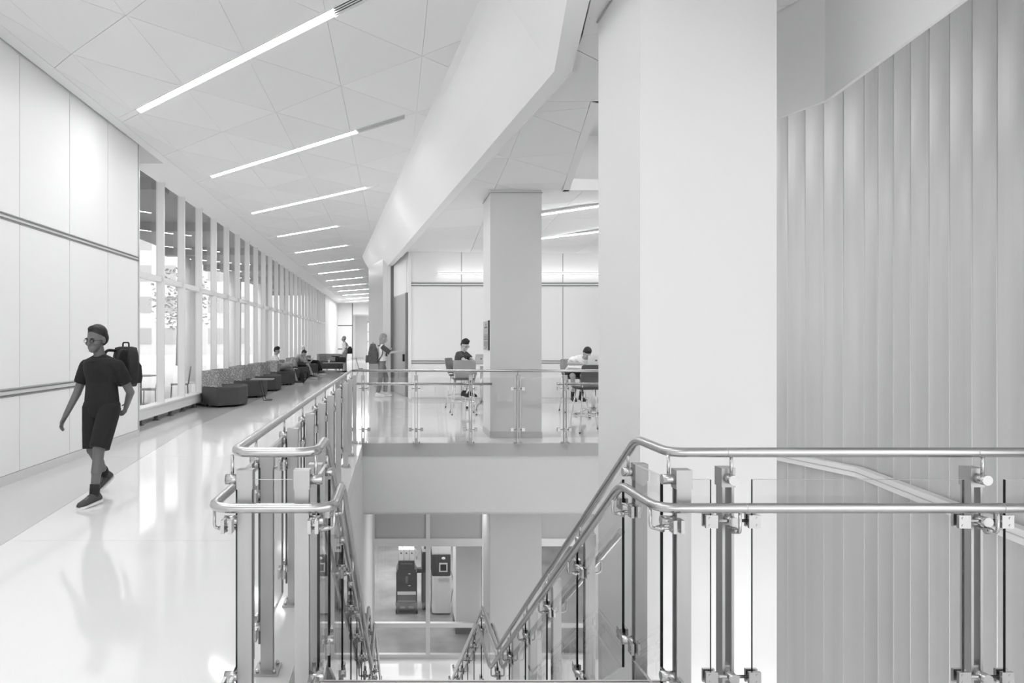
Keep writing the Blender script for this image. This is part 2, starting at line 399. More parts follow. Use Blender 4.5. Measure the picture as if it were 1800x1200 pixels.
# recessed linear lamps: diagonal, 3.83 m apart, and slot diffusers that continue them
def slanted(x0, x1, c, w, z0, z1):
    """bar along the diagonal Y = c - X"""
    h = w*.7071*1.0
    return MB().prism([(x0, c-x0-h), (x1, c-x1-h), (x1, c-x1+h), (x0, c-x0+h)], z0, z1)
for k in range(-2, 14):
    c = 6.15+3.83*k
    x1 = -.57 if k < 3 else -1.53
    if k >= 9: x1 = -1.2
    if c+4 > 58.5: continue
    nth = {-2: 'behind the camera', -1: 'just above the camera', 0: 'nearest in view, longest on the ceiling', 1: 'second nearest in view, ends at a slot diffuser'}.get(k) or \
        ('third', 'fourth', 'fifth', 'sixth', 'seventh', 'eighth', 'ninth', 'tenth', 'eleventh', 'twelfth', 'thirteenth', 'fourteenth')[k-2]+' nearest in view'
    t = thing('linear_lamp', 'recessed diagonal linear ceiling lamp, %s' % nth, 'lamp', (-2, c+2, ZC), group='linear lamps of the corridor ceiling')
    obj('diffuser', slanted(-3.44, x1, c, .1, ZC-.004, ZC+.004), 'lamp', t, world=True)
    fr = MB()
    h, w = .128, .106; xf = x1 if k < 2 else x1+.3
    for s_ in (-1, 1):
        a, b = sorted((s_*w, s_*h)); a *= 1.414*.5*1.0; b *= 1.414*.5
        fr.prism([(-3.84, c+3.84+a), (xf, c-xf+a), (xf, c-xf+b), (-3.84, c+3.84+b)], ZC-.008, ZC+.03)
    obj('trim_frame', fr, 'paint_white', t, world=True)
    obj('blank_cover', MB().prism([(-3.84, c+3.84-.07), (-3.44, c+3.44-.07), (-3.44, c+3.44+.07), (-3.84, c+3.84+.07)], ZC-.003, ZC+.02), 'paint_white' if k < 2 else 'paint_grey', t, world=True)
    if k < 2:
        xe = x1+.72
        v = thing('slot_diffuser', 'white slotted air diffuser continuing the %s linear ceiling lamp' % ('nearest', 'second', 'third', 'overhead', 'rear')[[0, 1, 2, -1, -2].index(k)], 'air vent', ((x1+xe)/2, c-(x1+xe)/2, ZC), group='slot diffusers of the corridor ceiling')
        obj('vent_plate', slanted(x1+.01, xe, c, .1, ZC-.002, ZC+.004), 'vent_slot', v, world=True)
        for j in range(5):
            o_ = (-.056+.028*j)*1.414*1.2
            obj('blade', MB().prism([(x1+.01, c-x1-.01+o_-.006), (xe, c-xe+o_-.006), (xe, c-xe+o_+.006), (x1+.01, c-x1-.01+o_+.006)], ZC-.01, ZC-.001), 'paint_white', v, world=True)

# ================================================================== bulkhead (long skewed white beam)
prof = [(0, ZC+.02), (.05, 4.50), (.12, 4.36), (.2, 4.22), (.3, 4.06), (.51, 3.76)]
lip = .15
def bulk_ring(y):
    x = beam_x(y)
    pts = [(x+a, y, z) for a, z in prof]+[(x+prof[-1][0]+lip, y, 3.76), (x+prof[-1][0]+lip, y, ZC+.5), (x, y, ZC+.5)]
    return [Vector(p) for p in pts]
bk = MB()
bk.loft([bulk_ring(y) for y in (-8, 5.95)], smooth=False).loft([bulk_ring(y) for y in (5.95, 19.4, 26.0)], smooth=False)
bo = struct('trim_bulkhead', bk, 'paint_wall', 'long skewed white bulkhead beam between corridor and lounge ceilings')
for p in bo.data.polygons: p.use_smooth = False
obj('lip_trim', MB().loft([[Vector((beam_x(y)+.51+lip, y, 3.755)), Vector((beam_x(y)+.51+lip+.02, y, 3.755)), Vector((beam_x(y)+.51+lip+.02, y, 3.82)), Vector((beam_x(y)+.51+lip, y, 3.82))] for y in (5.95, 19.0)], smooth=False), 'paint_grey', bo)

# ================================================================== lounge ceiling (lower), around the light well
well = [(2.62, 3.0), (2.87, 4.73), (2.75, 5.1), (1.9, 6.85), (2.6, 10.96), (8, 10.96)]
lc = struct('ceiling_lounge', MB().box(-.2, 8, -8, 21.8, ZC+.5, ZC+.6), 'paint_white', 'lower faceted white ceiling over the lounge')
def in_well(x, y):
    pts = well+[(8, -8), (2.3, -8)]
    ins = False; n_ = len(pts)
    for a in range(n_):
        x1_, y1_ = pts[a]; x2_, y2_ = pts[(a+1) % n_]
        if (y1_ > y) != (y2_ > y) and x < (x2_-x1_)*(y-y1_)/(y2_-y1_)+x1_: ins = not ins
    return ins
def clip_half(poly, f):
    out = []
    for a in range(len(poly)):
        p, q = poly[a], poly[(a+1) % len(poly)]; dp, dq = f(p), f(q)
        if dp <= 0: out.append(p)
        if (dp <= 0) != (dq <= 0): out.append(p+(q-p)*(dp/(dp-dq)))
    return out
def lz(i, k): return ZL+(.05 if (i*2+k*3) % 5 in (0, 3) else 0.)
lip_r = lambda y: beam_x(y)+.51+lip+.02
# three convex zones of the lounge ceiling
edges_far = [lambda p: 10.96-p.y]
edges_mid = [lambda p: p.y-10.96, lambda p: 6.85-p.y, lambda p: p.x-(1.9+(p.y-6.85)*.17032)]
edges_near = [lambda p: p.y-6.85, lambda p: 5.1-p.y, lambda p: p.x-(2.75-(p.y-5.1)*.4857)]
edges_near2 = [lambda p: p.y-5.1, lambda p: 4.73-p.y, lambda p: p.x-(2.87-(p.y-4.73)*.324)]
edges_near3 = [lambda p: p.y-4.73, lambda p: p.x-(2.87+(p.y-4.73)*.1445)]
for zone in (edges_far, edges_mid, edges_near, edges_near2, edges_near3):
    for k in range(-4, 13):
        for i in range(-1, 7):
            nn = lambda a, b: Vector((-.4+1.35*a+.1*b, -.4*a+1.75*b+.6, lz(a, b)))
            for tri in ((nn(i, k), nn(i+1, k), nn(i+1, k+1)), (nn(i, k), nn(i+1, k+1), nn(i, k+1))):
                t = list(tri)
                for f_ in zone+[lambda p: lip_r(p.y)-p.x if p.y > 5.95 else lip_r(5.95)-.158*(5.95-p.y)-p.x, lambda p: p.y-18.7, lambda p: p.x-7.9]:
                    if len(t) >= 3: t = clip_half(t, f_)
                if len(t) < 3: continue
                c = sum(t, Vector())/len(t)
                if max((p-c).length for p in t) < .05: continue
                q = [p+(c-p).normalized()*min(.006, (c-p).length*.4) for p in t]; m_ = len(q)
                vs_ = [tuple(p) for p in q]+[(p.x, p.y, p.z+.02) for p in q]
                fs = [tuple(range(m_)), tuple(range(2*m_-1, m_-1, -1))]+[(j, m_+j, m_+(j+1) % m_, (j+1) % m_) for j in range(m_)]
                obj('ceiling_panel', MB().add(vs_, [f[::-1] for f in fs]), ('ceiling_panel', 'ceiling_panel_b', 'ceiling_panel_c')[(i+k*2) % 3], lc)
struct('ceiling_lounge_backing', MB().prism([(.2, -8), (2.2, -8), (2.6, 3.0), (2.85, 4.73), (2.72, 5.1), (1.88, 6.85), (2.5, 10.9), (2.5, 11.1), (7.9, 11.1), (7.9, 18.7), (lip_r(18.7)+.01, 18.7), (lip_r(5.95)+.01, 5.95)], ZL+.13, ZL+.15), 'joint')
# fascia of the light well: hangs below the lounge ceiling
def wall_strip(path, t, z0, z1, side=1):
    m_ = MB()
    for (xa, ya), (xb, yb) in zip(path[:-1], path[1:]):
        d = Vector((xb-xa, yb-ya, 0)).normalized(); nn = Vector((d.y, -d.x, 0))*t*side
        m_.prism([(xa, ya), (xb, yb), (xb+nn.x, yb+nn.y), (xa+nn.x, ya+nn.y)], z0, z1)
    return m_
struct('trim_well_fascia', wall_strip([(2.3, -4), (2.62, 3.0), (2.87, 4.73), (2.75, 5.1), (2.5, 5.62)], .025, 3.10, ZL+.75), 'paint_white', 'white fascia hanging in front of the fluted wall')
struct('trim_well_edge', wall_strip([(2.5, 5.62), (1.9, 6.85), (2.6, 10.96), (7.9, 10.96)], .1, ZL, 3.98, 1), 'paint_grey', 'grey lip around the light well beside the near column')
struct('wall_well', wall_strip([(2.5, 5.62), (1.75, 6.85), (2.45, 11.15), (7.9, 11.15)], .05, 3.98, 4.75, -1), 'paint_wall')
struct('ceiling_well', MB().box(1.6, 8, -4, 11.3, 4.72, 4.8), 'paint_white')

# ================================================================== columns
def column(name, x0, x1, y0, y1, z0, z1, m, label, base=True, zb=0.):
    t = thing(name, label, None, ((x0+x1)/2, (y0+y1)/2, z0), kind='structure')
    b = MB().box(x0, x1, y0, y1, z0, z1)
    obj('shaft', b, m, t, world=True)
    if base: obj('plinth', MB().box(x0-.008, x1+.008, y0-.008, y1+.008, zb, zb+.1), 'granite', t, world=True)
    obj('shadow_reveal', MB().box(x0-.012, x1+.012, y0-.012, y1+.012, ZL-.004, ZL+.004), 'reveal', t, world=True)
    return t
column('wall_column_near', 1.48, 2.30, 4.27, 5.14, ZB, ZL+.2, 'column_near', 'wide white square column in the foreground behind the stair rail', False)
column('wall_column_far', 1.50, 2.30, 11.05, 11.9, ZB, ZL+.1, 'column_near', 'square column standing at the balcony with a small sign', True)
wc = thing('wall_column_lower', 'white column standing inside the lower glass partition', None, (1.88, 17.2, ZB), kind='structure')
obj('shaft', MB().box(1.47, 2.3, 16.8, 17.6, ZB, -1.8), 'paint_wall', wc, world=True)
obj('plinth', MB().box(1.46, 2.31, 16.79, 17.61, ZB, ZB+.2), 'skirting_dark', wc, world=True)

# ================================================================== lounge back wall with panels
wb = struct('wall_lounge', MB().box(.45, 8, 18.73, 18.9, 0, ZL+.6), 'joint', 'white panelled back wall of the lounge')
XS = [.45+1.333*k for k in range(6)]
for a, b in zip(XS[:-1], XS[1:]):
    for z0, z1 in ((.03, .915), (1.005, 2.95), (3.05, ZL+.3)):
        obj('wall_panel', MB().box(a+.008, b-.008, 18.7, 18.73, z0, z1), 'panel_wall', wb)
for z0, z1 in ((.92, 1.0), (2.955, 3.045)):
    r = obj('rail', MB().box(.45, 7.9, 18.698, 18.73, z0, z1), 'panel_wall', wb)
    for zz in (z0+.004, z1-.024): obj('rail_bead', MB().box(.45, 7.9, 18.684, 18.698, zz, zz+.02), 'alu_dark', r)
struct('wall_lounge_side', MB().box(7.9, 8.05, 10.5, 18.9, 0, 4.8), 'paint_wall')
# pier and recessed metal door at the corner of the lounge
pr = struct('wall_pier', MB().prism([(-.32, 21.3), (-.09, 21.3), (-.09, 23), (-.5, 24.6), (-.7, 25.2), (-.7, 58), (-.9, 58), (-.9, 25.2)][:7]+[(-.9, 25.6)], 0, ZC+.3), 'door_metal', 'metal clad pier beside the lounge door')
struct('wall_right_far', MB().box(-.7, -.4, 25.2, 58, 0, ZC+.3), 'paint_wall')
obj('pier_groove', MB().box(-.09, .0, 21.32, 21.5, 0, ZC), 'alu_dark', pr)
obj('pier_edge', MB().box(-.32, -.09, 21.27, 21.3, 0, ZC), 'alu', pr)
struct('wall_door_recess', MB().prism([(0, 21.35), (.4, 19.3), (.46, 19.3), (.46, 21.5), (.02, 21.5)], 0, ZC+.1), 'paint_grey')
d2 = thing('door_2', 'grey metal door recessed beside the pier at the lounge corner', None, (.2, 20.3, 0), kind='structure')
def on_door(s, off):      # along the recessed door plane
    a, b = Vector((0, 21.35, 0)), Vector((.4, 19.3, 0)); d = (b-a); n_ = Vector((-d.y, d.x, 0)).normalized()
    if n_.x > 0: n_ = -n_
    return a+d*s+n_*off
def door_plate(s0, s1, z0, z1, t0, t1):
    return MB().prism([tuple(on_door(s0, t0))[:2], tuple(on_door(s1, t0))[:2], tuple(on_door(s1, t1))[:2], tuple(on_door(s0, t1))[:2]], z0, z1)
obj('door_leaf', door_plate(.05, .9, .02, 2.8, .002, .03), 'door_metal', d2, world=True)
obj('transom_panel', door_plate(.05, .9, 2.83, 3.75, .002, .02), 'paint_grey', d2, world=True)
obj('jamb', door_plate(.9, .99, 0, 2.83, .0, .05), 'alu_dark', d2, world=True)
obj('kick_plate', door_plate(.06, .88, .03, .3, .03, .036), 'alu', d2, world=True)
obj('handle', door_plate(.8, .83, .95, 1.15, .03, .08), 'black', d2, world=True)
obj('outlet_plate', door_plate(.25, .42, .42, .6, .03, .04), 'plastic_grey', d2, world=True)
obj('corner_trim', MB().box(.39, .46, 18.66, 19.32, 0, ZL+.3), 'paint_white', wb)
struct('baseboard_lounge', MB().box(.46, 7.9, 18.69, 18.71, 0, .03), 'alu')

# ================================================================== fluted wall on the right
wfl = thing('wall_right', 'tall fluted grey metal wall on the right, folded in plan', None, (5.23, 7.88, ZB), kind='structure')
corner = Vector((5.23, 7.88, 0))
dr = Vector((-math.sin(math.radians(10.2)), -math.cos(math.radians(10.2)), 0)); pitch_r = .321
dl = Vector((-math.sin(math.radians(13.8)), math.cos(math.radians(13.8)), 0)); pitch_l = .273
def flute(a, b, inward):
    """one sawtooth panel of the wall between plan points a (far) and b (near)"""
    n_ = inward
    steps = 8; pts = []
    for k in range(steps+1):
        w = k/steps; pts.append(a+(b-a)*w+n_*(.02*(2*w-1)**2))
    back = [b-n_*.05, a-n_*.05]
    poly = [(p.x, p.y) for p in pts]+[(p.x, p.y) for p in back]
    return MB().prism(poly, ZB, 4.7, smooth=False)
inr = Vector((dr.y, -dr.x, 0)); inr = inr if inr.x < 0 else -inr
inl = Vector((dl.y, -dl.x, 0)); inl = inl if inl.x < 0 else -inl
for k in range(18):
    a, b = corner+dr*pitch_r*k, corner+dr*pitch_r*(k+1)
    f_ = obj('flute', flute(a, b-dr*.0008, inr), 'flute', wfl, world=True)
    q = b
    obj('seam', MB().cyl((q.x+inr.x*.018, q.y+inr.y*.018, ZB), (q.x+inr.x*.018, q.y+inr.y*.018, 4.7), .006, 6), 'flute_seam', f_)
for k in range(11):
    b, a = corner+dl*pitch_l*k, corner+dl*pitch_l*(k+1)
    f_ = obj('flute', flute(a, b, inl), 'flute', wfl, world=True)
    obj('seam', MB().cyl((b.x+inl.x*.018, b.y+inl.y*.018, ZB), (b.x+inl.x*.018, b.y+inl.y*.018, 4.7), .006, 6), 'flute_seam', f_)
# belt trim at floor level
def belt(path_a, path_b, n0, n1):
    return MB().prism([(path_a+n0*.03).to_2d(), (path_b+n1*.03).to_2d(), (path_b+n1*.11).to_2d(), (path_a+n0*.11).to_2d()], 0, .11)
cn = (inr+inl).normalized()
e_r, e_l = corner+dr*pitch_r*18, corner+dl*pitch_l*11
tr_ = struct('trim_belt', MB().prism([tuple((corner+cn*.03).to_2d()), tuple((e_r+inr*.03).to_2d()), tuple((e_r+inr*.12).to_2d()), tuple((corner+cn*.12).to_2d())], 0, .11)
      .prism([tuple((corner+cn*.03).to_2d()), tuple((e_l+inl*.03).to_2d()), tuple((e_l+inl*.12).to_2d()), tuple((corner+cn*.12).to_2d())], 0, .11), 'paint_wall', 'pale belt trim running across the fluted wall at floor level')
obj('belt_groove', MB().prism([tuple((corner+cn*.118).to_2d()), tuple((e_r+inr*.118).to_2d()), tuple((e_r+inr*.123).to_2d()), tuple((corner+cn*.123).to_2d())], .05, .058)
    .prism([tuple((corner+cn*.118).to_2d()), tuple((e_l+inl*.118).to_2d()), tuple((e_l+inl*.123).to_2d()), tuple((corner+cn*.123).to_2d())], .05, .058), 'alu', tr_)

# ================================================================== lamps of the lounge
for xa, xb, c, lab in ((2.32, 5.0, 15.62, 'recessed linear lamp of the lounge ceiling, nearer of the two right of the far column'), (2.6, 5.6, 19.25, 'recessed linear lamp of the lounge ceiling, farther of the two right of the far column')):
    t = thing('linear_lamp', lab, 'lamp', ((xa+xb)/2, c-(xa+xb)/2, ZL), group='linear lamps of the lounge ceiling')
    obj('diffuser', slanted(xa, xb, c, .062, ZL-.012, ZL-.002), 'lamp', t, world=True)
    obj('trim_frame', slanted(xa-.1, xb+.1, c, .085, ZL-.002, ZL+.02), 'paint_white', t, world=True)
t = thing('wall_washer_lamp', 'slim horizontal wall lamp glowing on the lounge back wall', 'lamp', (3.5, 18.6, 3.28))
obj('housing', MB().box(1.14, 7.8, 18.56, 18.6, 3.27, 3.31), 'paint_white', t, world=True)
obj('diffuser', MB().box(1.16, 7.78, 18.57, 18.6, 3.31, 3.315), 'lamp_wash', t, world=True)
obj('diffuser', MB().box(1.16, 7.78, 18.57, 18.6, 3.263, 3.27), 'lamp_wash', t, world=True)
for k in range(6): obj('bracket', MB().box(1.4+k*1.2, 1.43+k*1.2, 18.6, 18.7, 3.28, 3.3), 'paint_white', t, world=True)
# ================================================================== STAIR
SL = 2.75/(7.36-Y0); YL1, YL2, YL3 = 7.36, 8.53, 12.55
def zline(y):
    if y <= Y0: return 0.
    if y <= YL1: return -(y-Y0)*SL
    if y <= YL2: return -2.75
    if y <= YL3: return -2.75-(y-YL2)*(2.65/(YL3-YL2))
    return ZB
st = thing('staircase', 'straight stair with pale treads descending through the stairwell to the lower lobby', 'staircase', (.38, Y0, ZB))
tread_w = (-.36, 1.16)
def flight(ya, yb, za, zb, n_):
    dy, dz = (yb-ya)/n_, (za-zb)/(n_+1)
    for k in range(n_):
        z = za-dz*(k+1)
        t_ = obj('tread', MB().box(tread_w[0], tread_w[1], ya+dy*k-.02, ya+dy*(k+1), z-.04, z), 'terrazzo', st, world=True)
        obj('riser', MB().box(tread_w[0], tread_w[1], ya+dy*k-.01, ya+dy*k+.01, z, z+dz-.04), 'stone_base', t_)
flight(Y0, YL1, 0, -2.75, 15)
obj('landing', MB().box(tread_w[0], tread_w[1], YL1-.02, YL2, -2.9, -2.75), 'terrazzo', st, world=True)
flight(YL2, YL3, -2.75, ZB, 14)
def stringer(x0, x1):
    pts = [(Y0-.05, -.05), (YL1+.05, -2.8), (YL2, -2.8), (YL3+.2, ZB+.02), (YL3-.2, ZB), (YL2-.1, -3.15), (YL1-.1, -3.15), (Y0-.05, -.45)]
    m_ = MB(); n_ = len(pts)
    vs_ = [(x0, y, z) for y, z in pts]+[(x1, y, z) for y, z in pts]
    quads = [(0, 1, 6, 7), (1, 2, 5, 6), (2, 3, 4, 5)]
    fs = [q for q in quads]+[tuple(i+n_ for i in q[::-1]) for q in quads]+[((i+1) % n_, i, i+n_, (i+1) % n_+n_) for i in range(n_)]
    return m_.add(vs_, fs)
obj('stringer', stringer(-.42, -.36), 'paint_white', st, world=True)
obj('stringer', stringer(1.16, 1.22), 'paint_white', st, world=True)

# ================================================================== GUARD RAILS
HR, HH = 1.07, .87        # height of the top rail and of the lower handrail above the walking line
TR = .019                 # tube radius
GO = .052                 # glass plane in front of the post centre
ME = {}
def post_meshes(kind):
    """local frame: x along the railing, y towards the glass, z up, origin on the walking line"""
    z0 = {'floor': .0, 'stair': -.16}[kind]
    d = {}
    m = MB()
    for s_ in (-1, 1): m.box(s_*.018-.005, s_*.018+.005, -.0275, .0275, z0+.012, 1.0)
    m.box(-.013, .013, -.022, .022, .93, .985).box(-.013, .013, -.02, .02, .78, .84).box(-.013, .013, -.02, .02, .17, .23).box(-.013, .013, -.02, .02, z0+.012, z0+.08)
    d['post'] = m.mesh('post', 'steel_post')
    d['collar'] = MB().box(-.027, .027, -.031, .031, .93, 1.004).mesh('collar', 'steel_post')
    m = MB()
    if kind == 'floor': m.box(-.06, .06, -.055, .055, 0, .012)
    else: m.box(-.05, .05, -.045, .045, z0, z0+.012)
    d['base_plate'] = m.mesh('base_plate', 'steel_post')
    m = MB()
    for sx in (-1, 1):
        for sy in (-1, 1): m.cyl((sx*.045, sy*.038, z0+.012), (sx*.045, sy*.038, z0+.028), .008, 6)
    d['bolts'] = m.mesh('bolts', 'steel_tube')
    d['barrel'] = MB().cyl((0, .02, .965), (0, GO+.026, .965), .02, 14).mesh('barrel', 'steel_tube')
    d['rod'] = MB().cyl((0, GO, .97), (0, GO, HR-.01), .0065, 8).mesh('rod', 'steel_tube')
    for nm, z in (('upper', .805), ('lower', .2)):
        m = MB().cyl((0, .02, z), (0, GO+.03, z), .019, 14).cyl((-.07, GO, z), (.07, GO, z), .0065, 8)
        d['clamp_'+nm] = m.mesh('clamp', 'steel_tube')
        for sd, sg in (('l', -1), ('r', 1)):
            m = MB().cbox((sg*.083, GO+.014, z), .046, .013, .05).cbox((sg*.083, GO-.014, z), .046, .013, .05)
            m.cyl((sg*.083+.008*sg, GO+.02, z+.014), (sg*.083+.008*sg, GO+.0225, z+.014), .005, 8).cyl((sg*.083+.008*sg, GO+.02, z-.014), (sg*.083+.008*sg, GO+.0225, z-.014), .005, 8)
            d['plate_%s_%s' % (nm, sd)] = m.mesh('clamp_plate', 'steel_tube')
    o = GO+.07
    d['bracket'] = MB().tube(fillet([(0, .03, .775), (0, GO+.035, .775), (0, o, .775), (0, o, HH-.01)], .035), .0065, 8).tube([(0, GO+.02, .775), (0, GO+.055, .775)], [.017, .007], 12).mesh('bracket', 'steel_tube')
    d['bracket_back'] = MB().tube(fillet([(0, .02, .775), (0, -.07, .775), (0, -.07, HH-.01)], .035), .0065, 8).mesh('bracket', 'steel_tube')
    return d
for k_ in ('floor', 'stair'): ME[k_] = post_meshes(k_)
def add_post(root, x, y, z, rot, kind='floor', left=True, right=True, bracket=True, back=False, far_off=False, rod=True):
    d = ME[kind]
    p = obj('post', d['post'], None, root, Vector((x, y, z))-OFF[root.name], rot)
    names = ['collar', 'base_plate', 'bolts']
    for n_ in names: obj(n_, d[n_], None, p)
    obj('barrel', d['barrel'], None, p)
    if rod: obj('rod', d['rod'], None, p)
    for nm in ('upper', 'lower'):
        obj('clamp', d['clamp_'+nm], None, p)
        if left: obj('clamp_plate', d['plate_%s_l' % nm], None, p)
        if right: obj('clamp_plate', d['plate_%s_r' % nm], None, p)
    if bracket: obj('bracket', d['bracket'], None, p)
    if back: obj('bracket', d['bracket_back'], None, p)
    return p
GT = .006
def glass_x(root, y0, y1, x, z0a, z1a, z0b, z1b):
    """pane in a plane of constant x"""
    m = MB()
    vs_ = [(x-GT, y0, z0a), (x+GT, y0, z0a), (x+GT, y1, z0b), (x-GT, y1, z0b), (x-GT, y0, z1a), (x+GT, y0, z1a), (x+GT, y1, z1b), (x-GT, y1, z1b)]
    m.add(vs_, [(1, 2, 6, 5), (3, 0, 4, 7)], 0); m.add(vs_, [(0, 1, 5, 4), (2, 3, 7, 6)], 1); m.add(vs_, [(4, 5, 6, 7), (0, 3, 2, 1)], 2)
    return obj('glass_pane', m, ['glass_guard', 'glass_edge', 'glass_edge_light'], root, world=True)
def glass_y(root, x0, x1, y, z0, z1):
    m = MB()
    vs_ = [(x0, y-GT, z0), (x1, y-GT, z0), (x1, y+GT, z0), (x0, y+GT, z0), (x0, y-GT, z1), (x1, y-GT, z1), (x1, y+GT, z1), (x0, y+GT, z1)]
    m.add(vs_, [(0, 1, 5, 4), (2, 3, 7, 6)], 0); m.add(vs_, [(1, 2, 6, 5), (3, 0, 4, 7)], 1); m.add(vs_, [(4, 5, 6, 7), (0, 3, 2, 1)], 2)
    return obj('glass_pane', m, ['glass_guard', 'glass_edge', 'glass_edge_light'], root, world=True)
GZ0, GZ1 = .09, .965

# --- stair rails, left (with the return and the corridor run) ------------------------------------------------
YF0 = 2.76
PY = [2.765, 3.24, 4.07, 4.89, 5.7, 6.5, 7.39, 8.49, 9.33, 10.45]
gl = thing('guardrail', 'stainless guardrail with glass along the corridor edge, wrapping onto the left of the stair', 'guardrail', (-.575, YF0, 0))
XC, XL = -.625, -.30
def stair_pts(x, h, y_end=YL3+.25):
    k = .0
    return [(x, Y0-.02, h), (x, YL1, h-2.75), (x, YL2, h-2.75), (x, YL3, h+ZB), (x, y_end, h+ZB)]
top = [(XC, 10.47, HR), (XC, YF0, HR), (XL, YF0, HR)]+stair_pts(XL, HR)
obj('top_rail', MB().tube(fillet(top, .09, 8), TR, 18), 'steel_tube', gl, world=True)
low = [(XC-.07, 10.5, HH), (XC-.07, YF0-.07, HH), (XL+.07, YF0-.07, HH)]+stair_pts(XL+.07, HH)
obj('handrail', MB().tube(fillet(low, .09, 8), TR, 18), 'steel_tube', gl, world=True)
obj('handrail', MB().tube(fillet([(XL-.115, 3.7, HH-.55*SL)]+stair_pts(XL-.115, HH)[1:], .09, 8), TR, 14), 'steel_tube', gl, world=True)
for i, y in enumerate(PY):
    add_post(gl, -.575, y, 0, PI/2, left=True, right=i > 0)
for a, b in zip(PY[:-1], PY[1:]):
    glass_x(gl, a+.075, b-.075, XC, GZ0, GZ1, GZ0, GZ1)
glass_y(gl, XC+.05, XL-.05, YF0, GZ0, GZ1)
SPY = [2.765, 3.24, 4.07, 4.89, 5.7, 6.5, 7.28, 8.6, 9.4, 10.2, 11.0, 11.8, 12.5]
for i, y in enumerate(SPY):
    add_post(gl, -.355, y, zline(y), -PI/2, 'floor' if y < Y0 else 'stair', back=y > Y0+.2)
for a, b in zip(SPY[:-1], SPY[1:]):
    a, b = a+.075, b-.075
    glass_x(gl, a, b, XL, zline(a)+GZ0, zline(a)+GZ1, zline(b)+GZ0, zline(b)+GZ1)

# --- stair rail, right, continuing across the front to the right -------------------------------------------
gr = thing('guardrail', 'stainless guardrail with glass on the right of the stair, running across the foreground', 'guardrail', (1.12, YF0, 0))
XR = 1.07
def rev(l): return l[::-1]
top = rev(stair_pts(XR, HR))
top = top+[(XR, YF0, HR), (4.2, YF0, HR)]
obj('top_rail', MB().tube(fillet(top, .07, 8), TR, 18), 'steel_tube', gr, world=True)
low = rev(stair_pts(XR-.07, HH))+[(XR-.07, YF0-.07, HH), (4.2, YF0-.07, HH)]
obj('handrail', MB().tube(fillet(low, .085, 8), TR, 18), 'steel_tube', gr, world=True)
obj('handrail', MB().tube(fillet([(XR+.115, 3.7, HH-.55*SL)]+stair_pts(XR+.115, HH)[1:], .09, 8), TR, 14), 'steel_tube', gr, world=True)
for xs_ in (1.31, 2.28):
    obj('rail_joint', MB().cyl((xs_-.02, YF0, HR), (xs_-.018, YF0, HR), TR+.0004, 18).cyl((xs_+.02, YF0-.07, HH), (xs_+.022, YF0-.07, HH), TR+.0004, 18), 'steel_post', gr, world=True)
for i, y in enumerate(SPY):
    add_post(gr, 1.12, y, zline(y), PI/2, 'floor' if y < Y0 else 'stair', back=y > Y0+.2, right=i > 0)
for a, b in zip(SPY[:-1], SPY[1:]):
    a, b = a+.075, b-.075
    glass_x(gr, a, b, XR, zline(a)+GZ0, zline(a)+GZ1, zline(b)+GZ0, zline(b)+GZ1)
PX = [1.31, 2.285, 3.26, 4.2]
for x in PX: add_post(gr, x, YF0+GO, 0, PI)
for a, b in ((1.1, 1.23), (1.39, 2.21), (2.37, 3.18), (3.34, 4.12)):
    glass_y(gr, a if a > 1.2 else 1.13, b, YF0, GZ0, GZ1)

# --- balcony rail opposite -----------------------------------------------------------------------------------
gb = thing('guardrail', 'stainless guardrail with glass panes across the far balcony edge of the lounge', 'guardrail', (2, YB, 0))
YR = 10.47
obj('top_rail', MB().cyl((-.625, YR, HR), (6.5, YR, HR), TR, 16), 'steel_tube', gb, world=True)
for a, b in ((-.56, 1.46), (2.42, 6.5)):
    obj('handrail', MB().cyl((a, YR+.09, HH), (b, YR+.09, HH), TR, 14), 'steel_tube', gb, world=True)
BX = [-.45, .33, 1.13, 1.83, 2.52, 3.3, 4.1, 4.9, 5.7, 6.5]
for i, x in enumerate(BX): add_post(gb, x, YR-.02, 0, 0, left=i > 0, bracket=not 1.46 < x < 2.4)
for a, b in zip(BX[:-1], BX[1:]): glass_y(gb, a+.06, b-.06, YR+.032, GZ0, GZ1)
# ================================================================== SOFAS along the windows
def rounded(poly, r, n=3):
    out = []; m_ = len(poly)
    for i in range(m_):
        a, b, c = Vector(poly[i-1]), Vector(poly[i]), Vector(poly[(i+1) % m_])
        p, q = b+(a-b).normalized()*r, b+(c-b).normalized()*r
        for k in range(n+1):
            w = k/n; out.append(tuple(p*(1-w)**2+b*2*w*(1-w)+q*w*w))
    return out
def soft_prism(poly, z0, z1, r=.03, mi=0):
    """prism whose top edge is rolled over"""
    c = Vector((sum(p[0] for p in poly)/len(poly), sum(p[1] for p in poly)/len(poly)))
    P = [Vector(p) for p in poly]
    def ring(ins, z): return [Vector((p.x+(c.x-p.x)/max((c-p).length, .01)*ins, p.y+(c.y-p.y)/max((c-p).length, .01)*ins, z)) for p in P]
    a = sum(P[i].x*P[(i+1) % len(P)].y-P[(i+1) % len(P)].x*P[i].y for i in range(len(P)))
    rings = [ring(0, z0), ring(0, z1-r), ring(r*.3, z1-r*.3), ring(r, z1)]
    if a < 0: rings = [r_[::-1] for r_ in rings]
    return MB().loft(rings, mi, smooth=False)
